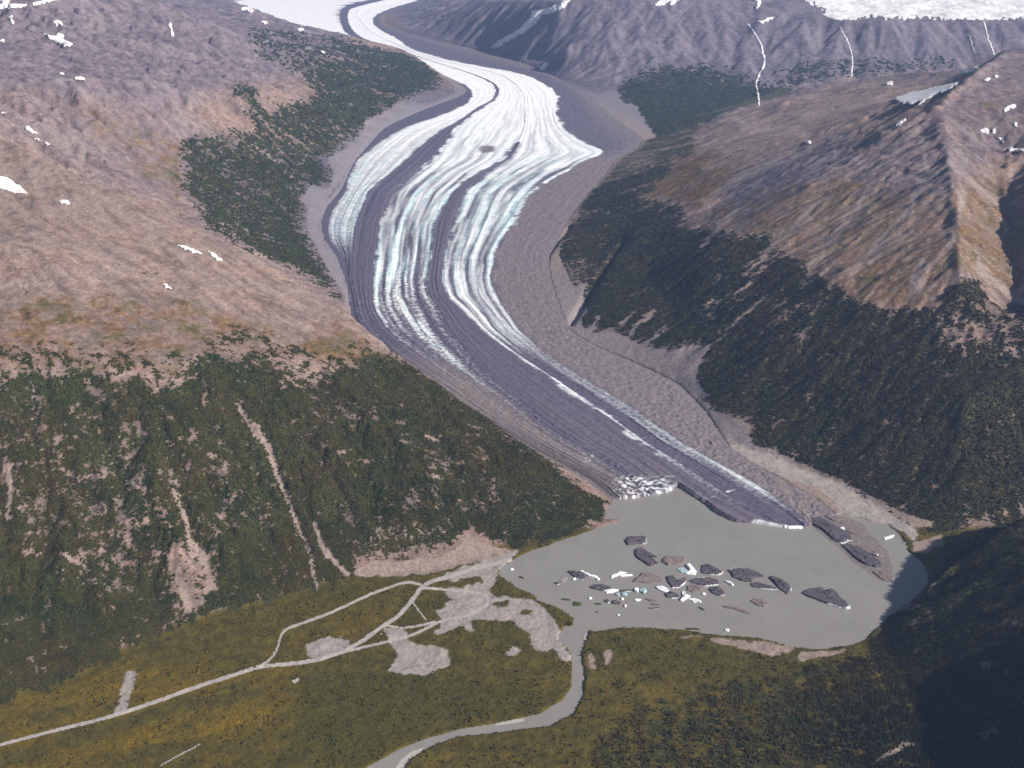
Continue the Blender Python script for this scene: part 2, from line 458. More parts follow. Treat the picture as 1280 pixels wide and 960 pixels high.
def ground(px, py):
    """where the sight line through a photo pixel meets the terrain"""
    px = np.atleast_1d(np.asarray(px, float)); py = np.atleast_1d(np.asarray(py, float))
    d = (px - 640) / F; e = (480 - py) / F
    dx, dy, dz = d, cp + e * sp, -sp + e * cp
    t = np.arctan2(dx, dy); el = dz / np.hypot(dx, dy)
    fi = np.clip((t - th[0]) / (th[1] - th[0]), 0, NT_ - 1.001); i0 = fi.astype(int); ff = fi - i0
    out = np.zeros((len(px), 3))
    def hit(i, e_):
        j = min(max(int(np.searchsorted(HOR[i], e_)), 1), NR_ - 1)
        e0, e1 = ELEV[i, j - 1], ELEV[i, j]
        f = 0.0 if abs(e1 - e0) < 1e-9 else min(max((e_ - e0) / (e1 - e0), 0), 1)
        return R[0, j - 1] + f * (R[0, j] - R[0, j - 1])
    for k in range(len(px)):
        ra, rb = hit(i0[k], el[k]), hit(i0[k] + 1, el[k])
        r = ra + ff[k] * (rb - ra) if abs(ra - rb) < .05 * ra else (ra if ff[k] < .5 else rb)
        out[k] = (r * math.sin(t[k]), r * math.cos(t[k]), CAMZ + el[k] * r)
    return out

# ------------------------------------------------------------------ ground cover, traced as outlines and laid on the terrain
RX0, RY0, RS = -100, -60, 2.0
rw, rh = 740, 550
_rx, _ry = np.meshgrid(RX0 + RS * np.arange(rw), RY0 + RS * np.arange(rh))
LAY = {k: np.zeros((rh, rw), f32) for k in ("forest", "tundra", "scree", "gravel", "ochre", "mauve", "green", "snow")}
def paint(layer, val, poly):
    a = np.array(poly)
    i0 = max(int((a[:, 1].min() - RY0) / RS) - 1, 0); i1 = min(int((a[:, 1].max() - RY0) / RS) + 2, rh)
    j0 = max(int((a[:, 0].min() - RX0) / RS) - 1, 0); j1 = min(int((a[:, 0].max() - RX0) / RS) + 2, rw)
    if i1 <= i0 or j1 <= j0: return
    m = inside(_rx[i0:i1, j0:j1], _ry[i0:i1, j0:j1], poly)
    LAY[layer][i0:i1, j0:j1][m] = val
def stroke(layer, val, pts, w):
    pts = np.array(pts, float)
    ws = np.linspace(w, w, len(pts)) if np.isscalar(w) else np.interp(np.linspace(0, 1, len(pts)), np.linspace(0, 1, len(w)), w)
    d = np.gradient(pts, axis=0); n = np.stack([-d[:, 1], d[:, 0]], 1) / (np.hypot(d[:, 0], d[:, 1])[:, None] + 1e-6)
    paint(layer, val, [tuple(p) for p in np.concatenate([pts + n * ws[:, None] / 2, (pts - n * ws[:, None] / 2)[::-1]])])

# forest and thicket
paint('forest', 0.44, [(-100,440),(60,425),(160,432),(235,440),(280,405),(330,410),(400,440),(450,420),(500,440),(520,460),(400,500),(0,500),(-100,500)])
paint("forest", 1.0, [(-100,475),(0,482),(60,474),(100,470),(150,482),(200,490),(235,488),(245,462),(280,448),(325,452),(360,482),(400,486),(415,464),(450,458),(497,446),(560,480),(700,586),(766,632),(757,646),(700,676),(645,687),(600,668),(590,660),(575,675),(520,690),(450,697),(440,720),(400,737),(330,752),(260,770),(210,790),(150,820),(60,862),(0,882),(-100,900)])
for q in ([(-60,500),(60,500),(180,520),(290,560),(310,640),(270,740),(200,770),(60,700),(-60,690)],):
    paint("forest", 0.80, q)
paint("forest", 0.73, [(60,590),(200,560),(290,600),(270,660),(120,640)])
paint("forest", 0.45, [(205,690),(262,680),(270,720),(245,770),(215,765)])
paint("forest", 0.88, [(400,500),(560,520),(690,640),(560,660),(430,600)])
paint("forest", 0.9, [(285,100),(315,110),(335,140),(360,130),(390,128),(385,100),(400,85),(440,75),(490,58),(515,66),(552,95),(553,106),(525,114),(495,126),(480,140),(455,150),(445,170),(425,185),(405,200),(415,215),(405,238),(385,232),(372,240),(378,262),(375,280),(395,320),(415,350),(440,395),(400,352),(330,320),(290,300),(262,292),(250,265),(228,235),(232,205),(225,175),(240,165),(262,180),(270,160),(300,165),(320,165),(300,130)])
paint("forest", 0.55, [(300,30),(420,45),(500,62),(430,80),(380,95),(330,80)])
paint("forest", 0.95, [(770,195),(815,172),(845,155),(862,165),(840,190),(818,210),(795,228),(785,250),(830,252),(862,262),(850,280),(900,287),(960,292),(985,318),(1010,335),(1060,362),(1070,378),(1130,388),(1165,385),(1190,350),(1220,342),(1240,372),(1280,380),(1400,380),(1400,640),(1280,632),(1215,655),(1170,668),(1140,660),(1080,622),(1000,583),(985,572),(962,560),(940,556),(938,530),(915,518),(890,512),(878,488),(868,468),(884,436),(868,430),(835,440),(800,432),(770,414),(745,416),(715,415),(712,400),(722,385),(738,352),(705,365),(682,350),(683,330),(700,300),(720,275),(735,245),(760,215)])
paint("forest", 0.52, [(690,330),(735,320),(740,350),(715,385),(690,370)])
for q in ([(905,292),(935,290),(860,345),(838,345)], [(960,300),(985,325),(900,400),(880,400)], [(1010,335),(1050,365),(960,440),(930,430)]):
    paint("forest", 0.72, q)
paint("forest", 0.62, [(1165,385),(1240,372),(1330,380),(1330,470),(1180,440)])
paint('forest', 0.78, [(768,197),(815,168),(850,150),(885,150),(868,185),(835,215),(800,245)])
paint("forest", 0.97, [(780,100),(820,85),(870,80),(920,86),(960,112),(945,126),(850,155),(815,170),(792,140),(772,122)])
paint("forest", 0.50, [(960,80),(1110,70),(1200,70),(1200,92),(1050,102),(960,122)])
paint("forest", 0.45, [(520,20),(620,15),(600,40),(540,35)])
paint("forest", 0.97, [(1103,792),(1112,768),(1140,754),(1165,718),(1200,686),(1250,650),(1280,640),(1400,580),(1400,1100),(1180,1100),(1150,960),(1110,880)])
paint('forest', 0.80, [(1112,768),(1106,792),(1150,860),(1190,1000),(1180,1100),(800,1100),(850,960),(930,905),(1000,875),(1060,840),(1090,800)])
paint('forest', 0.58, [(745,1100),(735,930),(800,880),(900,850),(1010,830),(1075,815),(1060,840),(1000,875),(930,905),(850,960),(800,1100)])
# alpine tundra (brown) and brush
paint("tundra", 0.42, [(-100,370),(0,370),(200,360),(380,420),(430,400),(500,445),(440,455),(330,445),(240,450),(230,480),(150,470),(0,470),(-100,475)])
paint("tundra", 0.62, [(380,430),(430,415),(500,445),(520,460),(440,462),(390,455)])
paint("tundra", 0.50, [(60,110),(130,100),(240,180),(230,235),(260,290),(330,320),(200,255),(120,180)])
paint("tundra", 0.22, [(0,0),(280,0),(300,100),(220,170),(60,110),(0,160)])
paint("tundra", 0.68, [(785,250),(800,226),(820,210),(862,166),(920,140),(960,180),(900,240),(860,262),(830,252)])
paint("tundra", 0.28, [(862,166),(920,135),(1060,98),(1120,100),(1050,190),(950,230)])
paint("tundra", 0.55, [(860,262),(950,235),(1050,215),(1120,230),(1195,240),(1200,330),(1160,390),(1060,375),(985,318)])
paint("tundra", 0.35, [(1050,190),(1170,135),(1195,230),(1120,230)])
paint("tundra", 0.62, [(1195,230),(1300,220),(1400,240),(1400,390),(1240,375),(1200,335)])
paint("tundra", 0.38, [(1180,130),(1300,100),(1400,100),(1400,240),(1300,230),(1195,230)])
paint("tundra", 0.70, [(1060,330),(1190,330),(1165,388),(1070,378)])
# pale scree, landslides, bare bluffs
paint("scree", 1.0, [(440,718),(458,706),(480,702),(520,700),(552,696),(572,684),(588,666),(598,676),(622,684),(650,688),(640,697),(600,703),(560,712),(500,722),(450,722)])
paint("scree", 0.36, [(430,690),(470,640),(560,660),(590,664),(520,692),(440,712)])
stroke("scree", 1.0, [(296,503),(308,525),(322,540),(338,565),(350,600),(362,630),(376,665),(386,690),(394,720),(398,738)], [4,9,7,4,3.5,4])
stroke("scree", 1.0, [(392,654),(402,680),(410,692),(424,708),(437,722)], [3,7,5,4])
stroke("scree", 0.8, [(405,685),(408,700)], 4)
for q, w in (([(285,560),(282,600),(300,650)],4), ([(215,610),(235,650),(240,700)],7), ([(40,480),(45,540),(60,600)],5), ([(5,570),(14,610),(10,650)],12), ([(245,680),(262,720),(258,745)],10), ([(222,705),(236,765)],16), ([(255,700),(270,740)],10), ([(125,725),(140,740)],6), ([(75,690),(115,715)],8), ([(160,600),(185,615)],8), ([(530,545),(550,550)],6), ([(530,590),(555,600)],5)):
    stroke("scree", 0.72, q, w * .7)
for q in ([(540,130),(585,112),(575,122),(545,142),(515,144),(483,160),(467,175),(452,192),(442,202),(415,240),(405,262),(398,282),(403,302),(420,322),(432,352),(440,375),(425,362),(400,318),(382,285),(385,262),(375,245),(390,232),(410,238),(418,215),(408,200),(430,186),(450,170),(460,150),(485,138),(500,126)],
          [(700,118),(740,138),(770,170),(815,168),(790,140),(770,112),(745,118),(725,112)],
          [(712,378),(722,385),(716,402),(718,415),(750,416),(772,414),(802,432),(838,440),(868,430),(884,436),(868,468),(880,490),(892,512),(916,520),(940,532),(940,558),(962,560),(1000,582),(985,578),(950,566),(915,560),(890,520),(860,492),(800,456),(760,446),(738,438),(712,415),(700,395)],
          [(683,345),(705,365),(735,350),(722,385),(700,385),(684,370)]):
    paint("scree", 0.9, q)
for q, w in (([(870,445),(890,430),(905,420),(925,398),(960,370)],5), ([(735,415),(745,405),(750,392)],6), ([(775,408),(790,392),(797,386)],5), ([(785,420),(805,400),(820,388)],6), ([(805,432),(825,415),(835,408)],5), ([(1000,410),(960,430)],2),
             ([(945,230),(920,262),(895,290),(875,310)],6), ([(1025,245),(1000,275),(975,300),(930,345)],7), ([(1090,230),(1070,260),(1040,300),(1010,335)],6), ([(1160,190),(1150,230),(1135,265),(1100,305),(1060,345)],7), ([(1140,285),(1110,305),(1085,330)],4), ([(1205,240),(1190,300),(1170,330)],5), ([(1195,185),(1215,230),(1245,255)],7), ([(960,330),(930,360),(880,385)],4), ([(1155,325),(1148,345),(1145,365)],16), ([(1220,330),(1250,360),(1280,380)],7),
             ([(880,255),(920,225),(960,205)],9), ([(905,190),(1000,150),(1080,130)],7), ([(930,160),(1000,140),(1060,150)],6),
             ([(770,100),(790,60),(810,50)],7), ([(620,62),(700,45),(740,20)],5), ([(900,140),(960,165),(1040,165)],6), ([(1085,108),(1170,108)],4)):
    stroke("scree", 0.85, q, w)
paint("scree", 0.30, [(-100,180),(60,205),(200,260),(330,325),(420,395),(380,420),(200,330),(-100,330)])
for q, w in (([(0,180),(70,225),(150,255),(220,290)],4), ([(80,255),(150,265)],4), ([(30,155),(100,180),(170,200)],4), ([(250,260),(340,330)],3), ([(20,110),(60,95),(100,110)],4), ([(290,275),(320,300)],4), ([(315,180),(350,205),(370,225)],4)):
    stroke("scree", 0.7, q, w)
paint_low = [([(900,250),(1050,200),(1170,140),(1205,240),(1195,330),(1160,385),(1070,375),(985,318),(900,286)], .34), ([(1180,130),(1300,100),(1400,100),(1400,380),(1240,372),(1200,330),(1195,230)], .30), ([(480,-60),(1380,-60),(1380,60),(1200,92),(950,123),(815,165),(700,110),(600,68)], .20), ([(862,166),(920,135),(1060,98),(1170,108),(1050,190),(950,225),(880,220)], .40), ([(-100,-60),(300,-60),(420,50),(300,110),(230,180),(120,235),(0,165)], .24)]
for q, v in paint_low:
    m_ = inside(_rx, _ry, q); LAY["scree"][m_] = np.maximum(LAY["scree"][m_], v)
# gravel pads, beaches and bars
for q in ([(476,784),(505,787),(512,800),(530,808),(545,806),(563,818),(560,830),(545,838),(530,846),(500,842),(484,838),(498,820),(490,805)],
          [(538,745),(552,737),(575,730),(600,712),(622,712),(620,722),(612,740),(640,748),(668,750),(690,770),(702,790),(695,810),(682,815),(665,812),(660,790),(640,775),(610,780),(590,790),(560,800),(540,790),(555,776),(545,765),(560,758)],
          [(381,822),(383,808),(395,802),(412,795),(436,800),(440,806),(425,815),(395,824)],
          [(560,716),(600,703),(650,688),(640,697),(622,712),(590,722),(545,728)],
          [(627,818),(640,808),(656,812),(636,822)],
          [(143,892),(156,845),(165,838),(171,842),(160,880),(156,893)],
          [(692,805),(704,806),(716,824),(712,830),(700,822)]):
    paint("gravel", 1.0, q)
for q in ([(885,793),(900,798),(935,802),(950,808),(985,822),(960,820),(930,812),(890,803)], [(930,803),(960,800),(1000,812),(985,818),(950,812)], [(1000,815),(1040,812),(1062,812),(1030,822),(1000,828)], [(850,795),(885,795),(880,800),(850,800)],
          [(735,820),(742,815),(745,838),(736,838)], [(755,815),(765,808),(768,820),(760,834)], [(1140,676),(1165,672),(1180,668),(1178,680),(1160,692),(1142,690)], [(1080,958),(1130,925),(1150,930),(1110,945)]):
    paint("scree", 0.8, q)
for q in ([(625,722),(632,724),(667,743),(640,745),(620,744),(612,737)], [(672,752),(690,758),(708,764),(717,773),(712,780),(690,770)], [(585,776),(640,775),(660,795),(655,810),(630,805),(605,800)], [(560,790),(580,782),(590,792),(570,802)]):
    paint("gravel", 0.0, q); paint("green", 1.0, q)
paint('gravel', 1.0, [(905,556),(932,556),(946,563),(975,570),(993,581),(1020,593),(1050,603),(1080,619),(1110,638),(1150,664),(1142,676),(1128,664),(1110,656),(1060,650),(1044,632),(1022,608),(975,594),(928,576)])
for q in ([(490,768),(515,754),(533,748),(545,758),(535,774),(505,781)], [(548,792),(575,786),(582,800),(560,806)], [(613,753),(632,750),(640,756),(622,760)], [(650,760),(668,764),(664,772),(652,770)], [(566,728),(600,720),(606,728),(570,734)], [(530,738),(556,740),(566,750),(548,756),(532,750)]):
    paint('gravel', 0.0, q); paint('green', .8, q)
# colour of the brush on the plain
paint("ochre", 0.9, [(-100,885),(60,865),(150,850),(260,830),(370,840),(300,900),(180,960),(-100,1020)])
paint("ochre", 0.75, [(280,900),(360,860),(370,870),(320,930),(260,960),(230,960)])
paint("ochre", 0.38, [(780,830),(860,840),(900,870),(830,900),(760,890)])
paint("ochre", 0.45, [(430,745),(520,735),(480,790),(400,815),(360,825),(355,800)])
paint("green", 0.8, [(380,840),(480,830),(620,850),(700,880),(640,898),(560,905),(450,950),(330,960),(380,880)])
paint("green", 0.7, [(740,790),(900,805),(1080,815),(1100,850),(950,860),(850,840),(740,820)])
paint("green", 0.9, [(395,740),(440,725),(520,722),(470,740),(410,760)])
# mauve-grey rock in the distance, with the blue of haze put into its colour
paint("mauve", 1.0, [(480,-60),(1380,-60),(1380,60),(1250,65),(1200,92),(1060,98),(950,123),(815,170),(700,110),(600,70),(500,50)])
paint("mauve", 0.45, [(-100,100),(0,165),(50,192),(128,230),(200,253),(255,288),(330,318),(440,390),(440,250),(400,200),(240,160),(260,60),(-100,60)])
paint("mauve", 0.8, [(-100,-60),(300,-60),(440,45),(400,90),(300,110),(200,130),(60,110),(-100,100)])
paint("mauve", 0.05, [(860,262),(950,235),(1200,230),(1400,220),(1400,380),(1240,370),(1160,385),(1060,370),(985,316)])
paint("mauve", 0.6, [(1050,200),(1115,160),(1170,135),(1250,65),(1400,40),(1400,220),(1280,180),(1200,230),(1160,260),(1080,240)])
paint("mauve", 1.0, [(600,105),(560,150),(500,190),(450,250),(450,380),(430,370),(395,320),(370,280),(370,235),(400,190),(470,140),(530,105)])  # scree left of the glacier greyed too, imitating haze
paint("mauve", 0.65, [(680,340),(720,330),(760,400),(890,430),(890,500),(960,555),(1000,600),(900,580),(700,440)])
paint("mauve", 0.9, [(900,240),(960,200),(1050,170),(1080,190),(1000,240),(940,280)])

def boxblur(a, r):
    for ax in (0, 1):
        p = np.pad(a, [(r + 1, r) if k == ax else (0, 0) for k in (0, 1)], mode='edge')
        c = np.cumsum(p, axis=ax, dtype=np.float64)
        n = a.shape[ax]
        c1 = np.take(c, np.arange(2 * r + 1, 2 * r + 1 + n), axis=ax); c0 = np.take(c, np.arange(0, n), axis=ax)
        a = ((c1 - c0) / (2 * r + 1)).astype(f32)
    return a
for k in LAY:
    LAY[k] = boxblur(LAY[k], {"ochre": 10, "mauve": 6, "tundra": 5, "green": 9, "forest": 5}.get(k, 1))
wr = 1.0
wx = PX + 6.0 * fbm(X, Y, 120, 5, 71, .65); wy = PY + 5.0 * fbm(X, Y, 110, 5, 83, .65)
_j = np.clip((wx - RX0) / RS, 0, rw - 1.01); _i = np.clip((wy - RY0) / RS, 0, rh - 1.01)
ji, ii_ = _j.astype(int), _i.astype(int); jf, if_ = (_j - ji).astype(f32), (_i - ii_).astype(f32)
def lay(k):
    L = LAY[k]
    return ((L[ii_, ji] * (1 - jf) + L[ii_, ji + 1] * jf) * (1 - if_) + (L[ii_ + 1, ji] * (1 - jf) + L[ii_ + 1, ji + 1] * jf) * if_)
eroN = np.clip(-ero / (40 * amp + 1), 0, 1)         # 0 on ribs, 1 in gullies
nz1 = fbm(X / wr, Y / wr, 150, 5, 91, 0.6); nz2 = fbm(X / wr, Y / wr, 45, 4, 97, 0.6)
strat = fbm(X + .35 * Y + 40 * nz1, Z * 4.2 + .06 * X, 115, 4, 451, .62)
fo = lay("forest")
forest = sstep(-0.07, 0.07, (fo - 0.56) + 0.55 * nz1 + 0.50 * nz2 + (0.10 + .07 * sstep(8000, 11000, Y)) * LIC + (0.12 + .12 * sstep(8000, 11000, Y)) * LIC2 - 0.08 * (eroN - 0.4) + .50 * strat * m1w)
tu = lay("tundra")
tundra = np.clip(sstep(-0.18, 0.22, (tu - 0.45) + 0.42 * nz1 + 0.30 * nz2 + 0.10 * LIC2 + .05 * LIC - 0.20 * (eroN - 0.4)), 0, 1) * sstep(.02, .15, tu)
sc_ = lay("scree")
slp = sstep(.05, .35, amp)
scree = sstep(-0.15, 0.15, sc_ - 0.5 + 0.30 * nz2 + 0.10 * nz1 + (.08 * LIC + .13 * LIC2) * slp)
gravel = sstep(-0.12, 0.12, lay("gravel") - 0.5 + 0.55 * nz2 + .50 * nz1)
oc_s = fbm(.9 * X + .44 * Y, 3.2 * (-.44 * X + .9 * Y), 520, 5, 461, .58)
ochre = np.clip(lay("ochre") * (.38 + 1.7 * oc_s + .4 * nz1) + .22 * sstep(.1, .5, oc_s), 0, 1); mauve = lay("mauve"); green = np.clip(lay("green") + .3 * nz1, 0, 1)
brush = ((hab < 14) | flat) & (Y < 5650) & ~((X > -200) & (Y > 5250))
scree = np.maximum(scree, ((hab < 16) & (Y > 5250) & (X > 620) & (P0x < 1165) & (gravel < .4)) * 0.9)
side = inside(wx, wy, [(768,92),(790,120),(800,140),(824,176),(990,176),(990,90),(900,70)]) & (Y > 12000) & (P0x > 775)
scree = np.maximum(scree, ((hab < 16) & (Y > 5650) & ~side & (P0x < 1165)) * 0.9)
scree = np.where(side & (hab < 90), 0, scree); forest = np.where(side & (hab < 90), 1.0, forest)
brush = smoothing(brush.astype(f32), 3)
forest *= (1 - scree); forest = np.where(gl_in, 0, forest)

# ------------------------------------------------------------------ materials of the land
def terrain_material():
    t = NT("terrain_cover")
    A = t.rgb("cover"); B = t.rgb("cover_b"); Cc = t.rgb("cover_c")
    n_big = t.noise(260, 7, 0.6); n_mid = t.noise(70, 6, 0.62); n_fin = t.noise(16, 4, 0.6)
    rock = t.mix(t.rng(n_mid, 0.35, 0.65), (0.178, 0.120, 0.098), (0.290, 0.203, 0.170))
    rock = t.mix(t.rng(n_big, 0.42, 0.62, 0, 0.5), rock, (0.19, 0.155, 0.148))
    rock_m = t.mix(t.rng(n_mid, 0.35, 0.65), (0.104, 0.086, 0.112), (0.170, 0.142, 0.172))  # mauve-blue tones carry distance haze as well as rock colour
    rock = t.mix(Cc[0], rock, rock_m)
    rock = t.mix(t.rng(Cc[1], 0.45, 0.95, 0, 0.6), rock, t.mix(Cc[0], (0.36, 0.275, 0.23), (0.25, 0.21, 0.215)))
    rock = t.mix(t.rng(Cc[1], 0.05, 0.5, 0.75, 0.0), rock, t.mix(Cc[0], (0.105, 0.080, 0.070), (0.070, 0.058, 0.070)))
    spk = t.noise(13, 3, 0.6)
    rock = t.mix(1.0, rock, t.mix(t.rng(spk, .3, .7), (0.72, 0.72, 0.72), (1.22, 1.22, 1.22)), 'MULTIPLY')
    tun = t.mix(t.rng(n_mid, 0.35, 0.6), (0.120, 0.062, 0.026), (0.170, 0.102, 0.045))
    tun = t.mix(t.rng(n_big, 0.48, 0.62, 0, 0.8), tun, (0.085, 0.076, 0.018))
    tun = t.mix(t.rng(Cc[1], 0.1, 0.45, 0.6, 0.0), tun, (0.060, 0.052, 0.022))
    tun = t.mix(1.0, tun, t.mix(t.rng(spk, .3, .7), (0.70, 0.72, 0.70), (1.25, 1.22, 1.2)), 'MULTIPLY')
    c = t.mix(A[1], rock, tun)
    br = t.mix(t.rng(n_mid, 0.35, 0.65), (0.056, 0.048, 0.009), (0.105, 0.080, 0.014))
    br = t.mix(t.math('MULTIPLY', B[1], 0.9), br, t.mix(t.rng(n_fin, 0.35, 0.65), (0.112, 0.074, 0.007), (0.205, 0.132, 0.010)))
    br = t.mix(t.math('MULTIPLY', B[2], 0.9), br, t.mix(t.rng(n_fin, 0.35, 0.65), (0.040, 0.042, 0.008), (0.080, 0.070, 0.012)))
    c = t.mix(B[0], c, br)
    c = t.mix(A[0], c, t.mix(t.rng(n_big, 0.42, 0.66, 0, 0.7), t.mix(t.rng(n_mid, 0.4, 0.62), (0.022, 0.027, 0.009), (0.055, 0.045, 0.014)), (0.046, 0.054, 0.020)))
    sc = t.mix(t.rng(n_fin, 0.3, 0.7), t.mix(Cc[0], (0.205, 0.155, 0.13), (0.14, 0.128, 0.145)), t.mix(Cc[0], (0.315, 0.248, 0.212), (0.23, 0.208, 0.225)))  # mauve layer greys the scree the way haze would
    c = t.mix(A[2], c, sc)
    gr = t.mix(t.rng(n_fin, 0.3, 0.7), (0.23, 0.205, 0.19), (0.33, 0.295, 0.27))
    gr = t.mix(t.rng(n_mid, 0.45, 0.65, 0, 0.7), gr, (0.36, 0.31, 0.275))
    c = t.mix(Cc[2], c, gr)
    t.color(c)
    t.bump(t.noise(30, 6, 0.7), 0.8, 12.0)
    t.rough(0.95)
    return t.m
M_TERRAIN = terrain_material()

COVER = np.stack([forest, tundra, scree], -1).astype(f32)
COVER_B = np.stack([brush, ochre, green], -1).astype(f32)
streak = np.clip(0.5 + 0.13 * LIC + 0.16 * LIC2 + 0.9 * nz1 * 0.3, 0, 1) * sstep(.02, .3, amp) + .4 * (1 - sstep(.02, .3, amp))
COVER_C = np.stack([mauve, streak, gravel], -1).astype(f32)

# split the land into its mountains and the plain
lab = np.zeros(X.shape, np.int8)                       # 0 valley floor
M1P = [(-400,40),(-200,105),(0,168),(50,195),(128,232),(200,255),(255,290),(330,320),(400,358),(440,395),(520,455),(600,512),(700,586),(790,632),(700,760),(0,1100),(-600,1100)]
M3P = [(770,200),(815,168),(850,150),(900,136),(950,121),(1000,105),(1060,96),(1120,89),(1200,89),(1250,62),(1280,59),(1420,36),(1900,0),(1900,600),(1280,640),(1215,655),(1170,690),(1100,660),(700,420),(660,340)]
M5P = [(1080,830),(1105,780),(1120,770),(1140,752),(1165,718),(1200,686),(1250,650),(1280,640),(1420,575),(1900,400),(1900,1400),(1080,1400)]
m1 = inside(PX, PY, M1P); m3 = inside(PX, PY, M3P); m5 = inside(PX, PY, M5P)
lab[:] = np.where(PX < np.interp(PY, [-60, 0, 40, 110, 400], [290, 300, 440, 600, 600]), 2, 4)
lab[m3] = 3; lab[m1] = 1; lab[m5] = 5
vis_l = np.where(VIS, lab, -1)
for j in range(1, NR_):
    k = vis_l[:, j] < 0
    vis_l[k, j] = vis_l[k, j - 1]
lab = np.where(vis_l < 0, lab, vis_l)
isfloor = inside(P0x, P0y, FLOOR) & (hab < 25)
lab[isfloor] = 0
NAMES = ["valley_floor", "near_left_mountain", "far_left_mountain", "right_mountain", "back_mountain", "lakeside_hill"]
idx = np.arange(NT_ * NR_).reshape(NT_, NR_)
Q = np.stack([idx[:-1, :-1], idx[1:, :-1], idx[1:, 1:], idx[:-1, 1:]], -1).reshape(-1, 4)
ql = lab[:-1, :-1].ravel(); drop = (gl_deep[:-1, :-1] & gl_deep[1:, 1:] & gl_deep[1:, :-1] & gl_deep[:-1, 1:]).ravel()
deep = smoothing(inl.astype(f32), 3)
drop |= (deep[:-1, :-1] > 0.999).ravel()
VV = np.stack([X, Y, Z], -1).reshape(-1, 3)
for k, nm in enumerate(NAMES):
    q = Q[(ql == k) & ~drop]
    if not len(q): continue
    u_, inv = np.unique(q, return_inverse=True)
    o = quads_mesh(nm, VV[u_], inv.reshape(-1, 4), M_TERRAIN, {"cover": COVER.reshape(-1, 3)[u_], "cover_b": COVER_B.reshape(-1, 3)[u_], "cover_c": COVER_C.reshape(-1, 3)[u_]})
    tag(o, kind="structure")

# ------------------------------------------------------------------ water
def water_material(name, c0, c1):
    t = NT(name)
    w_ = t.mix(t.rng(t.noise(420, 5, 0.6, dist=1.5), 0.3, 0.7), c0, c1)
    t.color(t.mix(t.rng(t.noise(160, 5, 0.65, stretch=(1.0, 0.35, 1.0), dist=2.0), 0.45, 0.75, 0, 0.35), w_, tuple(q * .82 for q in c0)))
    t.rough(0.28); t.b.inputs["Specular IOR Level"].default_value = 0.35
    t.bump(t.noise(9, 3, 0.5), 0.05, 0.4)
    return t.m
M_LAKE = water_material("silty_lake_water", (0.215, 0.203, 0.184), (0.233, 0.220, 0.200))
M_RIVER = water_material("silty_river_water", (0.215, 0.202, 0.185), (0.245, 0.23, 0.21))
def sheet(name, poly, mat, z=0.0):
    a = np.array(poly, float); x, y = at_z(a[:, 0], a[:, 1], z)
    V = [(x[i], y[i], z) for i in range(len(a))]
    return tag(mesh_from(name, V, [list(range(len(V)))[::-1]], mat), kind="structure")
big = [(738,600),(860,585),(900,560),(935,555),(1000,575),(1160,655),(1185,680),(1200,700),(1190,730),(1120,800),(1070,825),(985,825),(900,810),(820,800),(745,800),(736,792),(700,790),(690,800),(660,780),(600,735),(600,700),(700,660)]
sheet("lake", big, M_LAKE)
rb = [(700,790),(680,800),(695,840),(698,860),(660,885),(560,905),(490,928),(440,955),(390,1010),(520,1010),(540,955),(600,930),(720,910),(750,868),(750,830),(745,800),(736,792)]
sheet("river", rb, M_RIVER)

